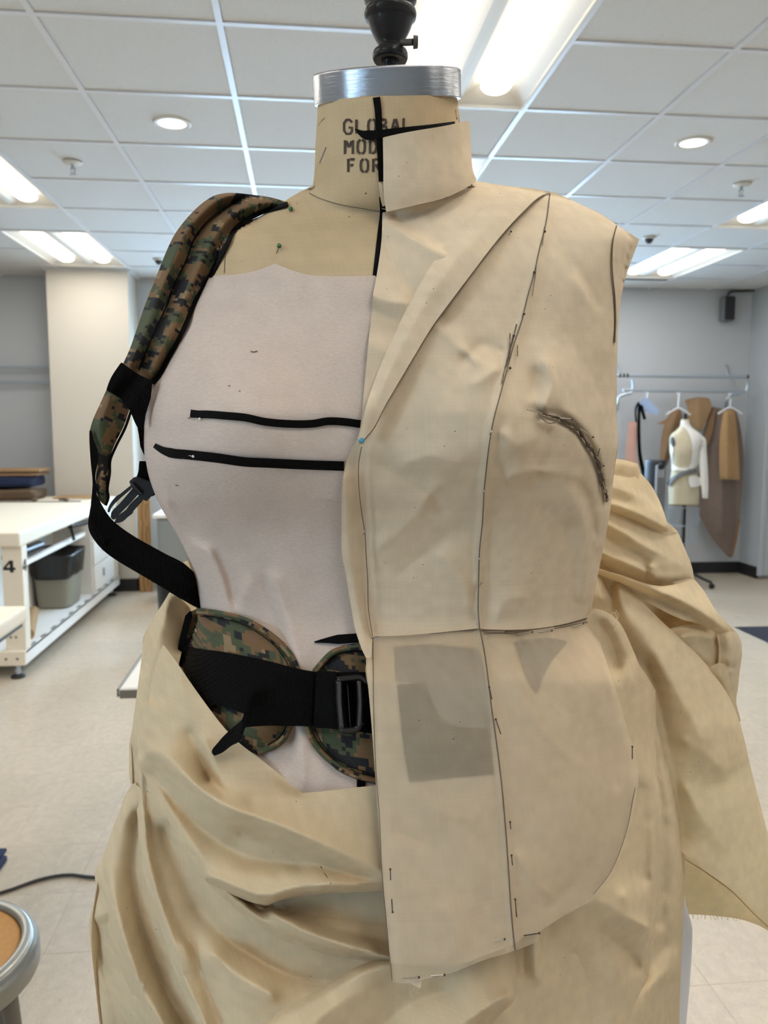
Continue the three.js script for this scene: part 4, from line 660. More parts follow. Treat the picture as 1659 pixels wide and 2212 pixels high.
ftape('lower black tape pinned across the bust of the knit shirt', '333,962 350,972 372,979 403,982 466,989 530,998 572,1000 656,1004 743,1007', (t) => (t < 0.08 ? lerp(10, 19, t / 0.08) : 20.5), 0.0042);
ftape('short pointed black tape at the waist above the belt pad', '679,1387 700,1384 730,1381 775,1378', (t) => lerp(3, 20, Math.min(1, t * 1.6)), 0.006);
ftape('short black tape end hanging below the belt pad', '780,1680 780,1700', 18, 0.004);

// ---------------------------------------------------------------- camouflage backpack harness
const harness = thing('backpack_harness', 'camouflage backpack strap and padded hip belt with black webbing and buckles', 'harness');
{
  const side = (u, v) => { const [L, , z0] = trunk.rows(Math.max(v, 430)); return u < L + 6 ? z0 + 0.012 : bodyMap(u, v); };
  const strapMap = (u, v) => { const b = bodyMap(u, v); return v < 640 ? b : lerp(b, Math.max(b, -0.705), ss(640, 760, v)); };
  const H = (name, poly, map, o, mat, label, parent = harness) => part(name, sheet({ poly: pts(poly, 4, true), map, cell: 4, wave: 0.6, waveScale: 50, ...o }), mat, parent, label);
  const camoTurn = 0.42;
  H('shoulder_strap', '622,438! 596,429 572,424 540,420 512,417 488,417 462,423 433,442 403,472 378,505 361,539 344,581 327,624 312,662 297,706 281,752 264,790! 300,815 326,830! 340,806 361,768 378,738 399,695 420,645 445,603 462,569 488,522 504,492 530,472 572,452', strapMap, { off: 0.012, th: 0.014, edge: -10, folds: [['560,424 528,424 488,446 445,480 420,514 403,560 378,611 361,657 331,721 300,800', -14], ['590,437 530,448 500,465 470,500 445,545 420,600 396,650 370,710 330,806', 8], ['520,420 480,425 440,455 405,495 382,545 360,595 340,645 322,695 282,790', 8]], decay: 0, rot: camoTurn }, M.camo, 'padded camouflage shoulder strap');
  part('stitch_line', band('528,424 488,447 445,481 420,515 403,561 378,612 361,658 331,722 300,798', 3.5, { map: strapMap, off: 0.0062, th: 0.001, n: 1 }), M.black, harness);
  part('strap_piping', band('622,440 572,456 532,476 507,496 491,526 465,573 448,607 423,649 402,699 381,742 364,772 343,810 328,828', 10, { map: strapMap, off: 0.006, th: 0.006 }), M.black, harness);
  const low = (u, v) => lerp(-0.712, -0.735, ss(850, 1080, v)) + 0 * u;
  H('lower_strap', '231,840! 214,877 198,915 194,948 203,956 212,985 207,1030 209,1065 218,1085 227,1092! 232,1075 230,1055 235,1018 237,990 248,960 268,919 280,884! 258,858', low, { off: 0.006, th: 0.014, edge: -8, folds: [['236,860 214,925 226,985 220,1060', 4], ['258,868 240,930 228,985 222,1080', -2]], decay: 0, rot: camoTurn }, M.camo, 'padded lower end of the camouflage strap');
  H('strap_lining', '193,925! 193,950 196,1000 200,1045 196,1090! 206,1090! 209,1060 206,1030 213,985 208,962 202,950! 199,935', low, { off: 0.002, th: 0.004, folds: [['206,955 212,985', 8]] }, M.black);
  part('strap_piping', band('283,888 270,925 250,965 238,995 237,1022 232,1058 234,1075 228,1092', 6, { map: low, off: 0.001, th: 0.008 }), M.black, harness);
  H('cross_webbing', '262,782! 282,797 304,811 330,822! 326,860! 300,925 280,886! 258,860 229,843! 240,815', (u, v) => Math.max(strapMap(u, v), -0.7), { off: 0.016, th: 0.003, folds: [['300,812 258,858', -5], ['275,795 240,848', 3], ['318,828 282,880', 3]] }, M.web, 'black webbing sewn across the strap');
  H('side_webbing', '326,836! 318,870 313,910 311,950 312,985! 303,965! 298,930 290,900 281,884! 300,860', (u, v) => lerp(-0.7, -0.745, ss(850, 980, v)) + 0 * u, { off: 0.004, th: 0.002 }, M.web);
  H('hanging_webbing', '200,1045! 197,1085 193,1110 190,1130 193,1148 206,1170 222,1188 245,1206 310,1245 359,1274 416,1308 433,1316! 431,1297 428,1268 419,1236! 396,1216 359,1197 326,1179 286,1156 250,1130 235,1114 221,1092 210,1070!', (u, v) => lerp(-0.735, -0.72, ss(1050, 1250, v)) + 0 * u, { off: 0, th: 0.0025, cell: 3, folds: [['196,1110 205,1150 225,1172', 10], ['240,1150 330,1210 415,1262', 3], ['425,1240 432,1312', -14]], decay: 0.001 }, M.web, 'long black webbing running down to the belt');
  // belt pads, bindings, belt webbing with its loose end and slider
  const beltMap = (u, v) => bodyMap(u, v);
  const pad = (name, poly, rim, o) => { const p = H(name, poly, beltMap, { off: 0.009, th: 0.008, edge: -6, decay: 0.0004, rot: 0.1, ...o }, M.camo, 'camouflage padded hip belt wing'); part('pad_binding', band(rim, 13, { map: beltMap, off: 0.0095, th: 0.004, puff: 0.0025 }), M.camo, p); return p; };
  pad('hip_pad', '420,1316! 445,1316 471,1319 530,1334 572,1355 610,1385 635,1414 650,1450 650,1500 636,1560 614,1604 589,1620 556,1632! 500,1600 400,1500 380,1420! 398,1372 406,1342', '424,1319 471,1325 530,1340 569,1361 605,1390 629,1418 643,1452 643,1500 630,1556 609,1598 585,1614 556,1625', { folds: [['430,1338 471,1340 525,1355 562,1378 595,1405 618,1440 625,1490 610,1560 570,1605', -1.5], ['440,1380 520,1400 590,1440 600,1500 560,1560', 4]] });
  pad('hip_pad', '676,1470! 677,1448 692,1426 715,1404 749,1393 778,1390 800,1400! 860,1460 860,1690 810,1694! 762,1681 720,1659 686,1629 667,1598 658,1568!', '679,1452 697,1430 720,1410 752,1400 790,1398', { folds: [['700,1450 725,1425 755,1410 800,1408', -1.5], ['690,1575 705,1620 740,1652 800,1676', -1.5], ['760,1500 780,1560', 4]] });
  part('pad_binding', band('664,1568 674,1597 692,1623 725,1652 765,1674 815,1687', 13, { map: beltMap, off: 0.0095, th: 0.004, puff: 0.0025 }), M.camo, harness);
  for (const c of ['432,1331 471,1334 527,1350 565,1372 598,1400 621,1434 631,1466', '622,1562 604,1592 578,1609', '694,1446 715,1425 745,1410 790,1408', '680,1572 692,1600 712,1626 745,1650 800,1672']) part('stitch_line', band(c, 2, { map: beltMap, off: 0.0105, th: 0.001, n: 1 }), M.black, harness);
  H('belt_webbing', '392,1388! 408,1396 488,1409 572,1426 656,1447 690,1452! 810,1452 900,1455! 900,1572 690,1572! 640,1560 560,1550 520,1538 488,1528 437,1515 412,1480 394,1440!', beltMap, { off: 0.0155, th: 0.0022, wave: 0.3 }, M.web, 'wide black belt webbing');
  H('belt_edge', '400,1330! 412,1318! 416,1330! 404,1375 392,1440 378,1440! 388,1380', beltMap, { off: 0.012, th: 0.004 }, M.black);
  H('webbing_tail', '676,1452! 645,1453 614,1457 590,1464 570,1475 549,1494 535,1522 522,1556! 500,1574 485,1588 470,1605 457,1624 463,1633! 480,1626 500,1611 518,1601 530,1571! 572,1568 620,1568 671,1569!', beltMap, { off: 0.03, th: 0.0025, folds: [['548,1496 535,1524 524,1556 518,1600', 24], ['590,1470 575,1520 572,1568', 8], ['458,1626 490,1590 520,1560', 20], ['676,1452 672,1568', -10]], decay: 0.0004, wave: 0.5 }, M.web, 'loose turned end of the belt webbing');
  H('keeper', '683,1450! 726,1450! 730,1574! 677,1572!', beltMap, { off: 0.0195, th: 0.003 }, M.black, 'elastic keeper');
  const bar = (curve, w, off) => band(curve, w, { map: beltMap, off, th: 0.005, puff: 0.002, n: 6 });
  part('slider_buckle', join(bar('732,1470 733,1520 738,1575', 15, 0.026), bar('728,1468 755,1465 780,1464 795,1475', 13, 0.027), bar('735,1577 755,1578 770,1575 782,1560', 15, 0.026), bar('776,1470 778,1520 776,1570', 14, 0.027), bar('750,1470 753,1520 757,1572', 5, 0.02)), M.plasticBlack, harness, 'black plastic slider buckle');
  // side release buckle on its short strap
  
  H('buckle_strap', '301,996! 296,1028 283,1042! 300,1058 330,1072 341,1060! 330,1040 320,1015 317,996!', (u, v) => -0.726 + 0 * u * v, { off: 0, th: 0.003 }, M.web);
  const B = (name, poly, off, th, parent, label) => part(name, sheet({ poly: pts(poly, 3, true), map: (u, v) => -0.728 + 0 * u * v, cell: 2, off, th, wave: 0, edge: -1.5, folds: [], decay: 0.002 }), M.plasticBlack, parent, label);
  const rb = B('release_buckle', '279,1040! 292,1030 326,1041! 340,1059! 317,1083! 310,1080! 299,1070 290,1060 284,1053!', 0.008, 0.012, harness, 'black plastic side release buckle');
  part('crossbar', band('284,1044 296,1058 306,1068', 7, { map: (u, v) => -0.728 + 0 * u * v, off: 0.01, th: 0.006, puff: 0.001 }), M.plasticBlack, rb);
  B('prong', '284,1047! 258,1068! 255,1069 243,1081 235,1094 232,1106! 236,1107 240,1098 250,1086 284,1056!', 0.007, 0.008, rb);
  B('prong', '287,1054! 293,1060 299,1068! 278,1091 258,1111 250,1120 245,1123 239,1118! 241,1106 258,1088', 0.005, 0.007, rb);
  B('prong', '300,1070! 310,1080! 288,1104! 287,1108 276,1117 266,1126 252,1130 247,1129! 252,1117 273,1100 279,1091', 0.008, 0.009, rb);
  void side;
}
// dark pouch of the belt that shows faintly through the muslin
{
  const t = thing('belt_pouch', 'dark flat belt pouch showing faintly through the muslin peplum', 'pouch');
  part('pouch_front', sheet({ poly: pts('858,1478! 925,1476! 936,1520 962,1558 1060,1575! 1066,1672! 980,1680 884,1690! 870,1600', 3, true), map: jacketMap, cell: 6, off: 0.0042, th: 0.0016, wave: 0 }), M.black, t);
  part('pouch_top', sheet({ poly: pts('850,1396! 940,1392 1034,1402! 1050,1470 1061,1576! 962,1560 936,1522 924,1474! 856,1470!', 3, true), map: jacketMap, cell: 6, off: 0.0042, th: 0.0016, wave: 0 }), M.pouchGrey, t, 'paler grey upper part');
}
part('pouch', sheet({ poly: pts('1110,1385! 1180,1378 1230,1384! 1190,1430 1160,1500! 1140,1470 1125,1430', 3, true), map: jacketMap, cell: 6, off: 0.0034, th: 0.0012, wave: 0 }), M.pouchGrey, thing('belt_flap', 'small pointed dark flap showing faintly through the side of the muslin peplum', 'flap'));

// ================================================================ MUSLIN SKIRT AND BUSTLE
const skirt = thing('draped_skirt', 'cream muslin skirt draped in swags over the belt and falling in deep folds', 'skirt');
const shift = (c, du, dv) => pts(c).map(([u, v]) => [u + du, v + dv]);
{
  // the cloth lies in overlapping folds; every fold is a sheet with its own outline, creases and rolled edge
  const fold = (name, off, poly, folds = [], o = {}) => part(name, sheet({ poly: pts(poly, 4, true), map: skirtMap, cell: 5, off: (off - 0.03) * 1.4 - 0.012, th: 0.0014, folds: folds.map(([c2, h]) => [c2, Array.isArray(h) ? h.map((x) => x * 2.1 * (o.calm ?? 1)) : h * 2.1 * (o.calm ?? 1)]), decay: 0.00018, blur: 2, fade: 0.7, wave: 1, waveScale: 110, iter: 320, ...o }), M.skirt, skirt);
  const roll = (c, du, dv, a = -10, b = 5) => [[c, a], [shift(c, du, dv), b]];
  // left behind the hip: two narrow folds hanging from the strap
  fold('hip_fold', -0.004, '366,1279! 384,1290 400,1302 412,1316! 407,1345 402,1376 392,1410 386,1436! 400,1500 400,1610! 315,1645! 291,1705! 283,1695 279,1640 280,1600 284,1583 290,1540 296,1494 302,1450 307,1412! 308,1395 309,1376! 325,1345 341,1320 355,1298', [['366,1285 352,1330 338,1370 318,1450 306,1520 296,1600', 22], ['341,1322 326,1350 312,1378', -6], ['325,1385 318,1412 312,1450', -4], ['376,1300 372,1340 366,1385', 4], ['404,1310 400,1350 390,1400', -14]]);
  // far left folds
  fold('side_fold', -0.012, '209,1921! 203,1950 192,1988! 193,2020 196,2050 205,2110 212,2170 222,2242! 372,2242! 312,2151 272,2047 250,1957 240,1900!', [['194,1990 215,1978 232,1968', 12], ['200,2000 212,2050 228,2100 245,2150 262,2240', -14], ['197,2030 208,2100 218,2170 230,2240', 10], ['290,2160 310,2190 340,2240', 4]]);
  const E4 = '283,1697 254,1762 222,1848 204,1886 209,1921 221,1957 245,2047 286,2151 345,2245';
  fold('side_fold', 0.002, '290,1690! 283,1697 254,1762 222,1848 204,1886! 209,1921 221,1957 245,2047 286,2151 312,2195 345,2245! 462,2245! 436,2195 394,2106 371,2029 341,1939 318,1839 312,1770 303,1702!', [...roll('209,1921 221,1957 245,2047 286,2151 345,2245', 18, -6, -12, 6), ['283,1705 262,1765 240,1850 236,1890 250,1970 276,2060 312,2150', 14], ['296,1760 290,1830 284,1890 300,1980 330,2070 370,2160 410,2240', -18], ['287,2130 300,2165 330,2215', -10], ['300,2125 322,2165 352,2210', 6]]);
  const E3 = '283,1600 286,1640 290,1700 298,1776 302,1839 324,1939 355,2029 378,2106 418,2195 440,2245';
  fold('lower_drape', 0.008, '281,1606! 288,1602! 300,1620! 420,1700 600,1800 850,1860! 1000,1900! 1050,2242! 440,2245! 418,2195 378,2106 355,2029 324,1939 302,1839 298,1776 290,1700 286,1650', [...roll(E3, 14, -2, -12, 8), ['312,1660 318,1760 334,1850 372,1960 410,2040 452,2150 486,2242', -4], ['352,1790 372,1850 410,1925 470,2000', -14], ['420,1960 520,2050 640,2110 780,2120', -14], ['460,2060 520,2110 590,2150', 6], ['382,2108 400,2112 430,2160 460,2242', 4], ['400,2040 412,2090', 4]], { wave: 1.6 });
  // second swag, behind the first
  fold('swag', 0.018, '430,1880! 448,1907 476,1936 503,1957 540,1990 579,2016 622,2036 670,2052 726,2066 783,2075 870,2084! 880,1900! 700,1860 520,1860!', [...roll('430,1880 448,1907 503,1957 579,2016 670,2052 783,2075 870,2084', 6, -16, [0, -12], 5), ['560,1950 647,2003 738,2039 860,2076', 10], ['575,1950 660,1985 760,2015 860,2040', -6], ['500,1915 560,1955 640,1972 760,1965 860,1955', -12]]);
  // front swag: bright hip panel, shadowed plane under its crease, rounded lower lip
  const E1 = '352,1391 332,1450 322,1511 303,1549 296,1600 299,1640 310,1672 353,1753 403,1839 448,1907', F3 = '448,1907 480,1922 512,1937 545,1950 575,1957 598,1948 625,1941 670,1934 715,1930 780,1927 880,1922';
  fold('swag', 0.03, '352,1391! 386,1436! 399,1456 445,1521 487,1575 517,1605 555,1634 614,1680 653,1713! 700,1709 760,1702 808,1697 858,1693! 866,1800! 872,1921! 780,1927 715,1930 670,1934 625,1941 598,1948 575,1957! 545,1950 512,1937 480,1922 448,1907! 403,1839 353,1753 326,1700 310,1672 299,1640! 296,1600 303,1549 322,1511! 332,1450', [...roll('352,1391 332,1450 322,1511', 14, 4, -8, 4), ...roll('303,1549 296,1600 299,1640', 10, 0, -6, 12), ...roll('310,1672 353,1753 403,1839 448,1907', 14, -10, [3, -3], 5), ...roll('448,1907 512,1937 575,1957 625,1941 715,1930', 2, -16, -10, 14), ['715,1930 780,1927 872,1921', [-8, -6]], ['715,1914 780,1911 872,1905', [14, 2]],
    ['299,1640 316,1628 342,1624 385,1660 439,1708 468,1725 496,1745', [14, 34]], ['496,1745 584,1777 692,1822 780,1864 870,1905', [34, 2]], ['322,1512 316,1545 312,1580', 14], ['386,1440 400,1500 420,1560 445,1640 470,1700', [4, 2]], ['410,1580 436,1640 448,1690', -2], ['436,1600 462,1660 480,1720', 12], ['399,1460 445,1524 517,1609 614,1684 650,1712', 0], ['656,1716 720,1708 880,1694', [6, 4]], ['540,1735 600,1722 700,1722 860,1730', [16, 2]],
    ['325,1668 380,1740 450,1800 520,1850', [-2, -8]], ['520,1800 620,1842 720,1880 860,1912', [-2, 2]], ['500,1880 570,1895 650,1888 740,1898', 8], ['480,1840 560,1860 650,1868', -4]], { blur: 3 });
  // bottom roll below the hem of the jacket
  fold('bottom_fold', 0.026, '880,2056! 842,2066 810,2074 778,2085 735,2108 692,2135 645,2160 602,2185 540,2245! 1070,2245! 1130,2170! 1165,2100! 1140,2040! 1000,2035!', [...roll('880,2056 842,2066 778,2085 692,2135 602,2185 540,2245', 4, 14, -12, 4), ['860,2116 780,2142 700,2190 640,2245', [-4, 20]], ['960,2140 880,2170 800,2245', -6], ['1135,2040 1150,2100 1120,2170 1060,2245', -26], ['1100,2150 1020,2200 960,2245', 8]]);
  // right of the jacket
  fold('right_fold', -0.006, '1300,1500! 1380,1500! 1417,1560! 1433,1622 1452,1686 1466,1755 1477,1830 1479,1900 1474,2022 1470,2120 1466,2245! 1200,2245! 1250,1800!', [['1425,1600 1444,1690 1456,1780 1460,1880 1452,2000', 10], ['1412,1640 1430,1760 1432,1900 1425,2000', -12], ['1462,2060 1455,2085 1430,2108 1402,2136 1388,2178 1376,2245', 16], ['1440,2040 1410,2072 1385,2120', -8], ['1462,2120 1440,2160 1424,2245', -4]], { blur: 2, calm: 0.7 });
  const E7 = '1285,1314 1310,1322 1337,1343 1366,1400 1382,1438 1396,1458 1417,1492 1417,1568 1419,1663 1428,1750 1425,1840 1417,1976 1412,2033 1388,2176 1374,2245';
  fold('right_drape', 0.002, '1262,1335! 1285,1314! 1310,1322 1337,1343 1366,1400 1382,1438 1396,1458 1417,1492! 1417,1530 1417,1568 1419,1663 1428,1750 1425,1840 1420,1910 1417,1976 1412,2033 1402,2100 1388,2176 1374,2245! 900,2245! 880,1800! 1000,1640! 1150,1500!', [...roll('1417,1492 1417,1568 1419,1663 1428,1750 1425,1840 1417,1976 1412,2033 1388,2176 1374,2245', -12, 0, -10, 4), ['1290,1325 1325,1352 1350,1400 1366,1440 1362,1480', [-2, 8]], ['1366,1402 1352,1440 1340,1480', 2], ['1300,1345 1320,1390 1335,1440', -14], ['1386,1700 1392,1790 1396,1900', -8], ['1250,1960 1288,1945 1345,1975 1400,2004', [0, 20]], ['1300,2015 1345,2050 1380,2090', [-8, -12]], ['1350,1930 1352,1960', 14], ['1160,2000 1158,2110', 14], ['1185,2000 1188,2110', -6], ['1130,2010 1128,2100', -4], ['1240,2060 1260,2140 1262,2200', -10], ['1000,2120 1080,2180 1130,2245', 8], ['1330,2080 1360,2160 1350,2230', 4]], { wave: 1.6, blur: 2, calm: 0.6 });
  // back half and the part below the picture, down to the floor
  const pos = [], uv = [], idx = [], rows = 44, n = 36;
  for (let j = 0; j <= rows; j++) { const v = lerp(1480, 2238, j / rows), [L, R, z0] = skirtMap.rows(v), a = atZ(L + 16, v, z0 - 0.015), b = atZ(R - 40, v, z0 - 0.02); for (let k = 0; k <= n; k++) { const q = Math.PI * k / n, p = [lerp(b[0], a[0], (1 - Math.cos(q)) / 2), lerp(b[1], a[1], (1 - Math.cos(q)) / 2), z0 - 0.2 * Math.sin(q) * (1 + 0.1 * Math.sin(k * 1.3))]; pos.push(...p); uv.push(p[0] - p[2], p[1]); } }
  for (let j = 0; j < rows; j++) for (let k = 0; k < n; k++) { const a = j * (n + 1) + k; idx.push(a, a + n + 1, a + 1, a + 1, a + n + 1, a + n + 2); }
  const g = new THREE.BufferGeometry(); g.setAttribute('position', new THREE.Float32BufferAttribute(pos, 3)); g.setAttribute('uv', new THREE.Float32BufferAttribute(uv, 2)); g.setIndex(idx); g.computeVertexNormals();
  part('back_drape', g, M.skirt, skirt);
  const p2 = [], u2 = [], i2 = [], [L, R, z0] = skirtMap.rows(2238), m = 96, R2 = 26;
  for (let j = 0; j <= R2; j++) { const t = j / R2; for (let k = 0; k <= m; k++) {
    let p; if (k <= m / 2) p = place(skirtMap, lerp(L, R, (1 - Math.cos(2 * Math.PI * k / m)) / 2), 2226, -0.056); else { const q = 2 * Math.PI * (k - m / 2) / m, a = atZ(L, 2232, z0), b = atZ(R, 2232, z0); p = [lerp(b[0], a[0], (1 - Math.cos(q)) / 2), lerp(b[1], a[1], (1 - Math.cos(q)) / 2), z0 - 0.2 * Math.sin(q)]; }
    const c = [0.005, 0, -0.75], w = 1 + 0.2 * t + 0.07 * Math.min(1, t * 3) * Math.sin(k * 2 * Math.PI * 11 / m + 1.5 * Math.sin(k * 0.21)) , y = lerp(p[1], 0.02, t); p = [c[0] + (p[0] - c[0]) * w, y, c[2] + (p[2] - c[2]) * w]; p2.push(...p); u2.push(p[0] - p[2], p[1]); } }
  for (let j = 0; j < R2; j++) for (let k = 0; k < m; k++) { const a = j * (m + 1) + k; i2.push(a, a + m + 1, a + 1, a + 1, a + m + 1, a + m + 2); }
  const g2 = new THREE.BufferGeometry(); g2.setAttribute('position', new THREE.Float32BufferAttribute(p2, 3)); g2.setAttribute('uv', new THREE.Float32BufferAttribute(u2, 2)); g2.setIndex(i2); g2.computeVertexNormals();
  part('lower_skirt', g2, M.skirt, skirt);
}
{
  const m = inflate([[1690, 310, 1430, -0.86, 0.02], [1960, 240, 1484, -0.86, 0.03], [2010, 235, 1496, -0.86, 0.03], [2100, 235, 1492, -0.86, 0.03], [2238, 240, 1480, -0.86, 0.03]], 2.2);
  part('layer', shell(m, 1700, 2238, { rows: 30, n: 36, back: 0.03 }), M.petticoat, thing('petticoat', 'white underskirt edge showing behind the right side of the draped skirt', 'underskirt'));
}
const bustle = thing('muslin_bustle', 'puffed yellowish muslin bustle with a hanging tail behind the jacket', 'bustle');
{
  const A = inflate([[980, 1180, 1392, -0.93, 0.04], [1050, 1170, 1412, -0.93, 0.08], [1150, 1160, 1470, -0.925, 0.1], [1250, 1160, 1510, -0.92, 0.11], [1350, 1170, 1590, -0.915, 0.11], [1430, 1180, 1606, -0.91, 0.1], [1570, 1200, 1606, -0.905, 0.09]], 2.3);
  part('puff', sheet({ poly: pts('1260,1000! 1322,991 1345,993 1377,1001! 1383,1022 1405,1046 1426,1085 1441,1127! 1462,1147 1479,1184 1494,1222 1499,1250! 1521,1277 1544,1316 1570,1345 1592,1368 1603,1398 1598,1450 1591,1505 1592,1535 1599,1556! 1592,1566 1575,1540 1540,1500! 1440,1470 1300,1400 1240,1300! 1240,1150', 4, true), map: A, cell: 4, off: -0.03, th: 0.0014, decay: 0.0006, wave: 3, waveScale: 45,
    folds: [['1318,1003 1350,1008 1380,1016', 14], ['1320,1020 1360,1028 1384,1040', -6], ['1318,1060 1360,1085 1400,1120 1440,1150', 12], ['1318,1100 1355,1115 1390,1136 1430,1175', -16], ['1310,1132 1345,1155 1388,1182 1440,1215 1496,1262', 16], ['1300,1165 1350,1195 1400,1222 1430,1240', -10], ['1297,1205 1342,1232 1390,1250 1434,1264', 10], ['1300,1222 1350,1258 1420,1290 1470,1310 1520,1335', -16], ['1405,1222 1420,1232 1415,1250', 14], ['1398,1228 1400,1250', -8], ['1430,1228 1460,1262 1500,1290 1545,1330 1572,1368 1590,1400', 20], ['1420,1335 1470,1345 1540,1352', -30], ['1440,1362 1470,1352 1500,1350', -20], ['1462,1380 1490,1366 1530,1360', 14], ['1546,1362 1552,1400 1548,1440', -26], ['1568,1372 1575,1410 1560,1440 1572,1470', 14], ['1555,1440 1570,1500 1592,1556', 8], ['1540,1450 1560,1510', -14], ['1500,1380 1520,1420 1540,1440', 10]] }), M.bustle, bustle, 'puffed upper part');
  part('inner_puff', shell(inflate([[1000, 1180, 1350, -0.935, 0.03], [1050, 1170, 1385, -0.935, 0.06], [1150, 1160, 1440, -0.93, 0.08], [1250, 1160, 1480, -0.925, 0.09], [1350, 1170, 1555, -0.92, 0.09], [1430, 1180, 1575, -0.915, 0.08], [1520, 1200, 1570, -0.91, 0.06]], 2.3), 1030, 1510, { rows: 40, n: 32, off: -0.03, back: 0.09 }), M.bustle, bustle);
  const lobe = (off, poly, folds) => part('fold', sheet({ poly: pts(poly, 4, true), map: A, cell: 3.5, off, th: 0.0014, folds, decay: 0.0006, blur: 2, wave: 2.4, waveScale: 40 }), M.bustle, bustle);
  lobe(0.004, '1265,1215! 1300,1230 1342,1242 1400,1262 1434,1266 1497,1252! 1521,1277 1544,1316 1570,1345 1592,1368 1603,1396! 1580,1388 1545,1366 1510,1348 1470,1337 1400,1302 1330,1268 1280,1250!', [['1300,1245 1400,1285 1470,1316 1545,1362 1590,1392', -10], ['1300,1236 1380,1264 1450,1288 1510,1318 1570,1362', 16], ['1430,1268 1480,1268 1510,1290', -4], ['1450,1275 1475,1285 1500,1300', 8]]);
  lobe(-0.012, '1425,1400! 1440,1364 1470,1352 1500,1351 1547,1364! 1554,1400 1552,1440 1545,1480! 1500,1440', [['1442,1366 1470,1356 1545,1366', -8], ['1470,1376 1500,1368 1535,1378', 14], ['1550,1370 1553,1440', -10], ['1500,1400 1530,1430', 8]]);
  lobe(0.0, '1547,1364! 1570,1362 1594,1370 1603,1398 1598,1450 1591,1505 1578,1540! 1560,1500 1551,1440 1553,1400', [['1553,1370 1556,1420 1558,1480', -8], ['1570,1372 1580,1410 1574,1450', 14], ['1598,1400 1594,1450 1588,1500', -4], ['1570,1440 1585,1440', -8]]);
  lobe(0.006, '1535,1440! 1555,1432 1570,1440 1576,1470 1588,1510 1600,1556! 1592,1566 1570,1545 1540,1500!', [['1545,1438 1566,1480 1596,1556', 12], ['1540,1470 1560,1520 1588,1560', -10]]);
  lobe(-0.006, '1260,1098! 1318,1104 1388,1134 1440,1150 1463,1148! 1479,1184 1494,1222 1500,1252! 1470,1268 1434,1264 1390,1252 1342,1234 1297,1208 1255,1196!', [['1297,1208 1342,1234 1390,1252 1434,1264 1495,1256', -12], ['1300,1196 1350,1215 1400,1236 1450,1248 1486,1240', 10], ['1310,1130 1345,1150 1388,1176 1440,1205 1480,1225', 14], ['1305,1160 1350,1190 1400,1215', -4], ['1404,1224 1418,1230 1416,1248', 12], ['1396,1222 1400,1248', -6], ['1320,1112 1390,1142 1455,1152', -2]]);
  lobe(0.006, '1255,1020! 1320,1024 1360,1032 1384,1022! 1405,1046 1426,1085 1441,1127! 1464,1148! 1440,1156 1400,1138 1355,1118 1318,1104 1255,1092!', [['1318,1104 1355,1118 1400,1138 1452,1154', -12], ['1310,1086 1355,1100 1400,1120 1436,1140', 10], ['1310,1050 1350,1060 1390,1080 1420,1110', 12], ['1386,1030 1390,1060 1420,1100', 2], ['1320,1070 1360,1085', 2]]);
  lobe(0.014, '1290,985! 1322,990 1345,993 1377,1001! 1383,1022 1372,1036! 1340,1028 1290,1026!', [['1300,1024 1340,1027 1371,1034', -8], ['1300,1000 1345,1003 1378,1010', 8]]);
  const Q = inflate([[1225, 1130, 1330, -0.86, 0.05], [1330, 1140, 1440, -0.858, 0.07], [1460, 1150, 1556, -0.855, 0.08], [1570, 1170, 1612, -0.85, 0.085], [1700, 1200, 1645, -0.845, 0.09], [1850, 1240, 1690, -0.84, 0.095], [2020, 1280, 1730, -0.835, 0.1]], 2.3);
  part('tail', sheet({ poly: pts('1270,1240! 1300,1241 1322,1246 1345,1260 1365,1275! 1415,1328 1468,1378 1512,1420 1543,1457 1577,1509 1600,1567 1623,1664 1660,1806 1692,1930 1708,2030! 1659,1994 1600,1937 1540,1893 1479,1846! 1430,1800! 1380,1600 1300,1400 1262,1320!', 4, true), map: Q, cell: 5, off: 0, th: 0.0014, decay: 0.0005, wave: 2.4, waveScale: 80,
    folds: [['1303,1244 1318,1280 1322,1318', -20], ['1296,1244 1305,1300', 8], ['1335,1260 1345,1310 1370,1360 1400,1400', 10], ['1365,1330 1420,1420 1470,1510 1520,1600', 12], ['1400,1440 1430,1560 1455,1680 1478,1810', -16], ['1330,1360 1372,1430 1395,1500', -8], ['1480,1600 1540,1640 1560,1660', 8], ['1500,1680 1560,1690 1600,1660', -5], ['1480,1700 1530,1790 1600,1870', 4], ['1490,1850 1560,1900 1610,1950 1660,2000', 3]] }), M.bustle, bustle, 'long hanging tail of the bustle');
  part('tail_hem', band('1480,1856 1530,1888 1580,1925 1630,1975 1690,2030', 2.2, { map: Q, off: 0.0022, th: 0.001, n: 1 }), M.tan, bustle);
  part('tail_underside', sheet({ poly: pts('1440,1810! 1479,1846! 1540,1892 1600,1936 1659,1992 1715,2040! 1680,2022 1640,2000 1600,1986 1560,1980 1510,1976 1440,1974!', 4, true), map: (u, v) => -0.865 + 0 * u * v, cell: 4, off: 0, th: 0.0014, wave: 2, waveScale: 60 }), M.bustle, bustle, 'underside of the tail with a raw lower edge');
  for (let k = 0; k < 26; k++) { const u = 1482 + k * 7 + rnd() * 5, v = 1975 + (u > 1600 ? (u - 1600) * 0.35 : (u - 1482) * 0.06); part('fray', band([[u, v - 3], [u + rnd() * 5 - 2, v + 3], [u + rnd() * 8 - 3, v + 6 + rnd() * 5]], 1, { map: (a, b) => -0.864 + 0 * a * b, off: 0, th: 0.0004, n: 1, step: 2 }), M.bustle, bustle); }
  part('left_puff', sheet({ poly: pts('380,1240! 394,1216 402,1212 414,1211! 424,1240 434,1310! 410,1320 390,1290', 4, true), map: (u, v) => -0.86 + 0 * u * v, cell: 3, off: 0, th: 0.002, wave: 4, waveScale: 25 }), M.bustle, bustle);
}
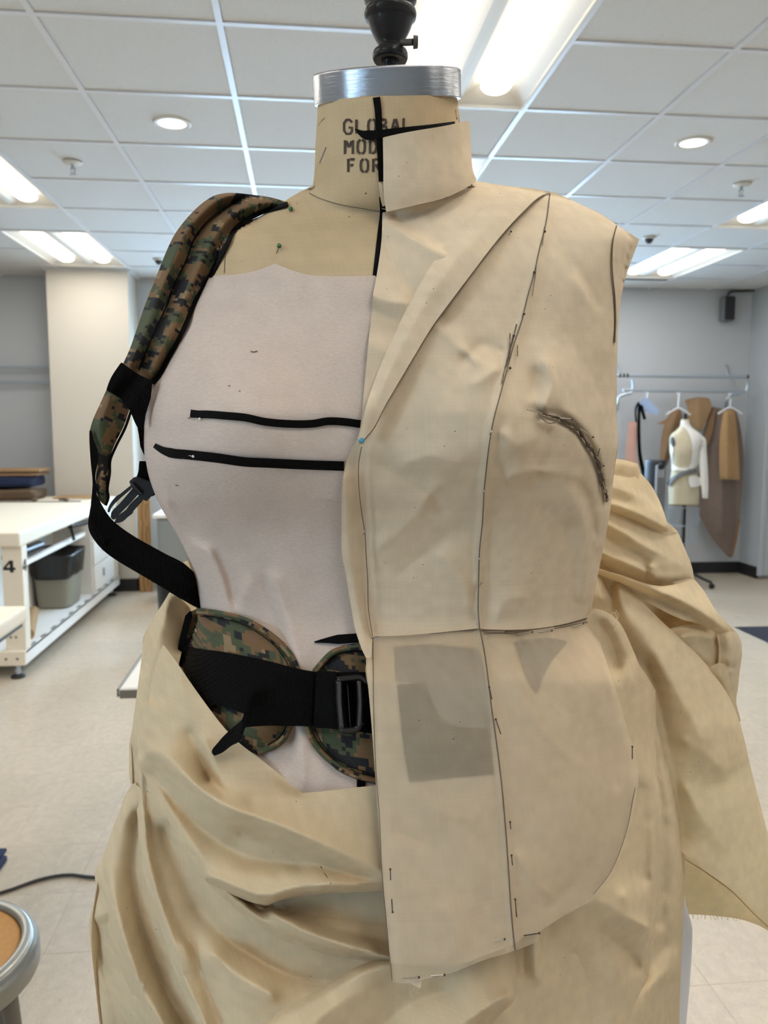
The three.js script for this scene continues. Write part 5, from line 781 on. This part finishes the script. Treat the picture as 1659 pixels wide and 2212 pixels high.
for (const [i, c] of ['1300,1322 1318,1330 1326,1322 1332,1336 1322,1350', '1316,1330 1330,1340 1334,1352 1326,1362', '1330,1318 1336,1330 1330,1345'].entries()) part('thread', band(c, 1.1, { map: skirtMap, off: 0.02, th: 0.0005, n: 1, step: 2 }), M.bustle, i ? skirt : skirt);

// ================================================================ MUSLIN HALF JACKET
const jacket = thing('muslin_jacket', 'sleeveless muslin half jacket with stand collar, rolled lapel and pinned seams', 'jacket');
{
  const J = (name, poly, o, mat = M.muslin, label, map = jacketMap, parent = jacket) => part(name, sheet({ poly: pts(poly, 4, true), map, cell: 5, off: 0.008, th: 0.0013, wave: 1.0, waveScale: 120, decay: 0.0009, ...o }), mat, parent, label);
  const PS = '1188,418 1180,480 1165,540 1154,590 1140,640 1128,690 1110,745 1095,800 1080,855 1068,900 1059,945 1052,1000 1046,1060 1042,1130 1036,1190 1034,1250 1033,1320 1036,1357';
  const PP = '1036,1357 1045,1400 1055,1470 1062,1530 1072,1600 1082,1680 1088,1740 1093,1800 1098,1870 1103,1950 1108,2010 1113,2053';
  const rev = (s) => s.split(' ').reverse().join(' ');
  J('front_panel', '826,459! 824,520 816,580 806,636! 802,680 793,769 787,834 781,900 773,945 762,965 747,1000! 740,1042 738,1138 739,1203 745,1230 757,1303 768,1362 782,1404! 792,1424! 802,1420! 805,1376! 880,1373 940,1368 1036,1358! ' + rev(PS) + '! 1192,415! 1150,407 1110,403 1070,398 1031,391! 1008,405 962,427 900,444', {
    folds: [['836,475 880,505 940,540 995,565', 9], ['850,468 900,500 960,530', -3], ['830,520 870,600 900,640', -5], ['808,640 840,652 875,655', 7], ['806,668 840,690 870,700', -5], ['800,740 830,760 850,755', 4], ['900,640 960,690', -4], ['1000,780 1040,745 1090,760', -7], ['940,700 990,745 1040,790', 5], ['1020,830 1055,810 1075,800', 6], ['880,1000 930,985 985,1000', 6], ['830,1010 900,1040 960,1100', -4], ['820,1180 880,1130 940,1050', 3], ['860,1240 940,1180 1000,1130', -3], ['955,1200 1000,1260 1020,1320', 4], ['1020,1250 1028,1300 1030,1350', -4], ['900,1330 960,1300', 2],
      ['745,1030 752,1120 755,1200 775,1320 795,1400', 8], ['776,1000 782,1120 790,1230 800,1370', -4], [PS, 2.2], [shift(PS, -14, 0), -1.6]] }, M.muslin, 'front panel of the jacket');
  J('side_panel', PS + ' 1036,1358! 1080,1362 1150,1360 1215,1350 1275,1334! 1281,1300 1294,1230 1306,1170 1318,1100 1326,1010 1335,950 1330,870 1333,800 1336,700 1346,622 1362,568 1381,517! 1356,501 1332,486! 1295,462 1250,440 1220,425 1192,414!', {
    off: 0.0068, folds: [['1332,488 1326,530 1323,570 1327,640 1328,720', 5], ['1352,510 1345,560 1338,600', -4], ['1175,880 1195,830 1180,780', 12], ['1150,850 1160,800', -8], ['1145,886 1200,896 1255,935 1285,985 1302,1040 1309,1090', -7], ['1215,880 1262,920 1295,975 1310,1035', 4], ['1170,905 1230,935 1270,1000 1290,1080', 3], ['1180,930 1170,1000 1150,1060', -6], ['1080,935 1120,960 1160,945', 5], ['1100,1030 1180,1015 1250,1030', 4], ['1070,1000 1120,1060 1190,1110', -4], ['1235,1060 1262,1130 1268,1200 1262,1290', 7], ['1255,1050 1282,1130 1284,1220', -6], ['1300,1100 1288,1160 1276,1230', 5], ['1215,1130 1235,1200 1240,1300', -5], ['1075,1330 1090,1300 1130,1290', 5], ['1160,1350 1170,1250 1180,1180', -4], ['1240,600 1290,680 1310,760', 4], ['1200,520 1260,600 1290,660', -3], ['1220,720 1270,800 1300,860', -4], [PS, 2.6], [shift(PS, 16, 0), -2]] }, M.muslin, 'side panel of the jacket');
  J('front_peplum', '783,1404! 793,1424 789,1442 796,1490 803,1571 808,1646 815,1734 822,1850 829,1924 836,1989 848,2121! 877,2124 915,2116 961,2106 1005,2090 1045,2074 1085,2062 1114,2053! ' + rev(PP) + '! 940,1367 880,1372 805,1376!', {
    off: 0.009, wave: 1.2, single: true, folds: [['850,1390 900,1410 960,1400 1020,1390', 4], ['880,1440 940,1460 1000,1430', -2], ['900,1700 960,1760 1030,1770', 4], ['860,1800 940,1830', -3], ['960,1960 985,2020 960,2080', 4], ['1040,1930 1060,2000', -3], ['1020,1390 1040,1480 1055,1560', -4], [PP, 2.4], [shift(PP, -15, 0), -2]] }, M.muslinSheer, 'lower front panel of the jacket');
  J('side_peplum', PP + '! 1140,2043 1162,2034! 1166,2012! 1200,1990 1230,1971 1262,1955 1287,1938! 1323,1888 1343,1840 1357,1800 1374,1724 1379,1660 1368,1616 1351,1560 1336,1510 1318,1455 1296,1388 1275,1336! 1215,1350 1150,1361 1036,1358!', {
    off: 0.0078, wave: 1.3, single: true, folds: [['1060,1385 1110,1400 1150,1385', 6], ['1120,1370 1125,1410', -4], ['1180,1370 1190,1400', 4], ['1100,1450 1160,1560 1230,1640', 5], ['1130,1430 1220,1540', -4], ['1240,1420 1290,1560 1330,1700', -4], ['1235,1800 1240,1700 1255,1650', 4], ['1120,1850 1150,1900 1180,1930', 6], ['1190,1960 1230,1920 1280,1860', -4], ['1100,1930 1130,1990', -5], ['1340,1560 1352,1640 1350,1720', 4], [PP, 2.0], [shift(PP, 13, 0), -2.4], ['1150,1640 1200,1700 1240,1690', 3]] }, M.muslinSheer, 'rounded lower side panel of the jacket');
  J('peplum_lining', '790,1424! 803,1571 815,1734 829,1924 842,2080! 980,2085 1108,2040! 1160,2005 1280,1930! 1318,1885 1350,1800 1368,1724 1370,1650 1345,1560 1312,1455 1270,1340! 1036,1364 808,1382!', { off: 0.002, wave: 0.4, cell: 7 }, M.muslin);
  J('lapel', '1194,416! 1172,421 1134,453 1078,514 1021,588 969,657 934,705 892,774 866,818 831,878 806,926 783,953! 772,948! 779,928 787,890 800,847 821,791 852,721 891,643 934,569 978,508 1030,462 1085,425 1130,408 1165,410', { off: 0.016, th: 0.004, folds: [['1120,425 1060,480 985,560 925,640 880,720 840,800 805,880 786,930', 6], ['1172,421 1134,453 1078,514 1021,588 969,657 934,705 892,774 866,818 831,878 806,926', 2.5], ['1000,480 934,569 891,643 852,721 821,791 800,847', -3.5]], decay: 0.0004, wave: 1.2, waveScale: 60 }, M.muslin, 'rolled lapel');
  const colMap = inflate([[240, 690, 1018, -0.76, 0.075], [300, 688, 1019, -0.76, 0.075], [400, 680, 1034, -0.76, 0.078], [470, 660, 1040, -0.765, 0.08]], 2);
  J('stand_collar', '827,297! 862,289 905,281 960,272 1014,260! 1016,290 1018,330 1022,370 1031,391! 1008,405 962,427 900,443 834,458! 829,420 828,360', { off: 0.002, th: 0.0022, folds: [['994,268 998,330 1004,398', 3], ['1006,264 1010,330', -2]], wave: 0.4 }, M.muslin, 'stand collar', colMap);
  J('collar_seam_allowance', '818,392! 824,396! 832,440! 829,456! 822,430', { off: 0.009, wave: 0 }, M.muslin, undefined, bodyMap);
  J('hem_scrap', '877,2120! 912,2112! 908,2136! 896,2130', { off: 0.006, wave: 1, cell: 3 }, M.muslin, undefined);
  // back of the jacket, from the side round to the centre back
  const pos = [], uv = [], idx = [], rows = 70, n = 24;
  for (let j = 0; j <= rows; j++) { const v = lerp(425, 1900, j / rows), [L, R, z0] = trunk.rows(v), b = atZ(R - 4, v, z0 + 0.004), cx = atZ((L + R) / 2, v, z0), w = b[0] - cx[0], bk = lerp(0.045, 0.125, ss(425, 640, v)); for (let k = 0; k <= n; k++) { const q = Math.PI / 2 * k / n, p = [cx[0] + w * Math.cos(q), lerp(b[1], cx[1], k / n), z0 - bk * Math.sin(q)]; pos.push(...p); uv.push(p[0] - p[2], p[1]); } }
  for (let j = 0; j < rows; j++) for (let k = 0; k < n; k++) { const a = j * (n + 1) + k; idx.push(a, a + n + 1, a + 1, a + 1, a + n + 1, a + n + 2); }
  const g = new THREE.BufferGeometry(); g.setAttribute('position', new THREE.Float32BufferAttribute(pos, 3)); g.setAttribute('uv', new THREE.Float32BufferAttribute(uv, 2)); g.setIndex(idx); g.computeVertexNormals();
  part('back_panel', g, M.muslin, jacket);
  const mark = (name, c, w, off, mat = M.pencil) => part(name, band(c, w, { map: jacketMap, off, th: 0.0008, n: 1, step: 3 }), mat, jacket);
  mark('seam_line', PS, 2.6, 0.0114); mark('seam_line', PP, 3.2, 0.0122);
  mark('seam_line', '1040,1361 1100,1362 1150,1360 1215,1350 1275,1334', 3, 0.0106, M.thread); mark('seam_line', '1045,1367 1120,1367 1190,1359 1270,1343', 1.6, 0.0106, M.thread); mark('seam_line', '805,1376 880,1373 940,1368 1036,1358', 1.6, 0.0108);
  mark('lapel_edge_line', '1188,417 1171,422 1134,454 1078,515 1021,589 969,658 934,706 892,775 866,819 831,879 806,927 784,953', 2.4, 0.017);
  mark('armhole_line', '1332,487 1325,515 1322,550 1323,590 1328,640 1330,690 1328,740', 2.8, 0.0135, M.thread);
  mark('pencil_line', '781,965 775,1000 775,1050 782,1112 788,1150 791,1203 794,1246 796,1316 805,1376', 2, 0.0135); mark('pencil_line', '805,1376 806,1440 807,1525 812,1664 819,1757 826,1896 834,1985 847,2118', 2, 0.011);
  mark('pencil_line', '1176,490 1172,530', 1.2, 0.0112); mark('pencil_line', '1160,560 1156,600 1150,640', 1.2, 0.0108); mark('pencil_line', '1372,1700 1352,1800 1318,1885 1282,1932', 1.4, 0.0105);
  for (const [k, c] of ['1110,722 1104,745 1100,770 1092,795', '1102,720 1100,760 1094,785', '1116,700 1108,735 1098,765', '1096,775 1090,800 1084,830', '1118,745 1118,770'].entries()) part('basting_thread', band(c, k < 3 ? 2.6 : 1.6, { map: jacketMap, off: 0.0118, th: 0.0008, n: 1, step: 3, rag: 0.8 }), M.thread, jacket);
  const dart = '1166,888 1180,896 1205,903 1228,914 1248,926 1260,945 1268,958 1280,975 1292,1000 1300,1030 1308,1062 1311,1085';
  part('dart_seam', band(dart, (t) => 2 + 6 * Math.sin(Math.PI * t), { map: jacketMap, off: 0.0085, th: 0.002, n: 3, step: 4, rag: 1.3 }), M.thread, jacket, 'dark basted dart');
  for (let k = 0; k < 4; k++) part('basting_thread', band(pts(dart, 6).map(([u, v]) => [u + (rnd() - 0.5) * 9, v + (rnd() - 0.5) * 9]), 1.5, { map: jacketMap, off: 0.0105 + 0.0008 * k, th: 0.0007, n: 1, step: 3 }), k % 2 ? M.pencil : M.thread, jacket);
  for (const c of ['1166,900 1185,914 1200,913', '1240,935 1246,915', '1290,990 1296,968', '1303,1060 1302,1030']) part('basting_thread', band(c, 1.8, { map: jacketMap, off: 0.014, th: 0.0007, n: 1, step: 3 }), M.thread, jacket);
  for (const c of ['888,2130 886,2146 894,2158', '896,2132 890,2142 886,2150', '905,2134 900,2140 902,2146']) part('loose_thread', band(c, 1.1, { map: jacketMap, off: 0.004, th: 0.0005, n: 1, step: 2 }), M.bustle, jacket);
}
// ---------------------------------------------------------------- pins
const headPin = (u, v, label, group, mat = M.pinDark, r = 0.0011, off = 0.0135) => { const p = place(jacketMap, u, v, off), q = place(jacketMap, u - 5, v + 8, off - 0.006), t = thing('pin', label, 'pin', { group }); part('head', new THREE.SphereGeometry(r, 12, 8).translate(...p), mat, t); part('shaft', rod(p, q, 0.0003, 0.0003, 6), M.steel, t); };
const longPin = (a, b, label, group, map = jacketMap, off = 0.0125, mat = M.steel) => { const p = place(map, ...a, off), q = place(map, ...b, off), t = thing('pin', label, 'pin', { group }); part('shaft', rod(p, q, 0.00045, 0.0004, 6), mat, t); part('head', new THREE.SphereGeometry(0.0009, 10, 8).translate(...q), M.pinDark, t); };
const ORD = ['topmost', 'second from the top', 'third from the top', 'fourth from the top', 'lowest'], END = ['leftmost', 'second from the left', 'third from the left', 'rightmost'];
[[1177, 500], [1154, 588], [1132, 678], [1110, 725], [1102, 795]].forEach(([u, v], k) => headPin(u, v, 'dark pin head on the shoulder end of the princess seam, ' + ORD[k], 'upper princess seam pins'));
[[1061, 933], [1046, 1061], [1037, 1207], [1041, 1258]].forEach(([u, v], k) => headPin(u, v, 'silver pin head on the waist end of the princess seam, ' + (k === 3 ? 'lowest' : ORD[k]), 'lower princess seam pins', M.steel));
headPin(788, 1148, 'small pin head on the pencil line below the lapel roll', undefined, M.steel, 0.001, 0.015); headPin(806, 1376, 'small pin head where the pencil line meets the waist seam', undefined, M.steel, 0.001);
headPin(1104, 500, 'small pin head between the lapel and the shoulder seam', undefined, M.pinDark, 0.0008); headPin(781, 952, 'blue headed pin at the lower end of the lapel', undefined, M.blue, 0.0022, 0.021);
headPin(965, 424, 'dark pin head under the middle of the stand collar', 'collar seam pins'); headPin(1018, 399, 'dark pin head at the shoulder end of the stand collar seam', 'collar seam pins');
longPin([825, 450], [840, 455], 'silver pin at the lower front corner of the stand collar', undefined, bodyMap, 0.012);
longPin([1139, 885], [1174, 893], 'long needle at the inner end of the dark basted dart', undefined, jacketMap, 0.016);
[[[1210, 903], [1235, 905]], [[1254, 927], [1281, 944]], [[1288, 985], [1304, 1006]], [[1302, 1040], [1309, 1066]]].forEach(([p, q], k) => longPin(p, q, 'steel pin across the curved dark basted dart, ' + (k === 3 ? 'lowest' : ORD[k]), 'dart pins', jacketMap, 0.017));
[[[1052, 1364], [1092, 1364]], [[1118, 1369], [1150, 1365]], [[1164, 1366], [1192, 1362]], [[1238, 1354], [1260, 1347]]].forEach(([p, q], k) => longPin(p, q, 'steel pin lying along the waist seam of the side panel, ' + END[k], 'waist seam pins'));
[[[1063, 1511], [1057, 1484]], [[1082, 1586], [1071, 1554]], [[1103, 1791], [1102, 1776]], [[1107, 1869], [1105, 1848]], [[1116, 1981], [1113, 1943]]].forEach(([p, q], k) => longPin(p, q, 'steel pin upright beside the vertical peplum seam, ' + ORD[k], 'peplum seam pins', jacketMap, 0.0125, M.pinDark));
longPin([1065, 2033], [1090, 2029], 'bright steel pin left of the seam at the peplum hem'); longPin([1132, 2021], [1165, 2016], 'dark steel pin right of the seam at the peplum hem', undefined, jacketMap, 0.0125, M.pinDark);
longPin([844, 1901], [843, 1878], 'upper of two steel pins upright near the lower front edge', 'front edge pins', jacketMap, 0.013, M.pinDark); longPin([846, 1942], [848, 1970], 'lower of two steel pins upright near the lower front edge', 'front edge pins', jacketMap, 0.013, M.pinDark);
longPin([868, 2114], [905, 2111], 'steel pin along the front peplum hem beside its front corner', 'front hem pins'); longPin([931, 2108], [960, 2106], 'steel pin along the front peplum hem farther from the front corner', 'front hem pins');
longPin([1366, 1640], [1366, 1613], 'steel pin at the outer edge of the rounded side peplum', undefined, jacketMap, 0.012, M.pinDark);
for (const [u, v, du, dv, label] of [[628, 451, -4, 3, 'green headed pin on the linen shoulder'], [603, 531, -6, 17, 'green headed pin above the peak of the knit shirt']]) { const p = place(bodyMap, u, v, 0.006), q = place(bodyMap, u + du, v + dv, 0), t = thing('pin', label, 'pin'); part('head', new THREE.SphereGeometry(0.0021, 18, 12).translate(...p), M.green, t, 'glossy green head'); part('shaft', rod(p, q, 0.00035, 0.0003, 6), M.green, t); }
for (const [u, v, label] of [[431, 905, 'pin head at the left end of the upper bust tape'], [417, 986, 'pin head on the lower bust tape']]) { const p = place(bodyMap, u, v, 0.0052), q = place(bodyMap, u - 9, v - 2, 0.0048), t = thing('pin', label, 'pin'); part('head', new THREE.SphereGeometry(0.0011, 12, 8).translate(...p), M.cotton, t); part('shaft', rod(p, q, 0.0003, 0.0003, 6), M.steel, t); }

settle();
scene.updateMatrixWorld(true);
renderer.render(scene, camera);
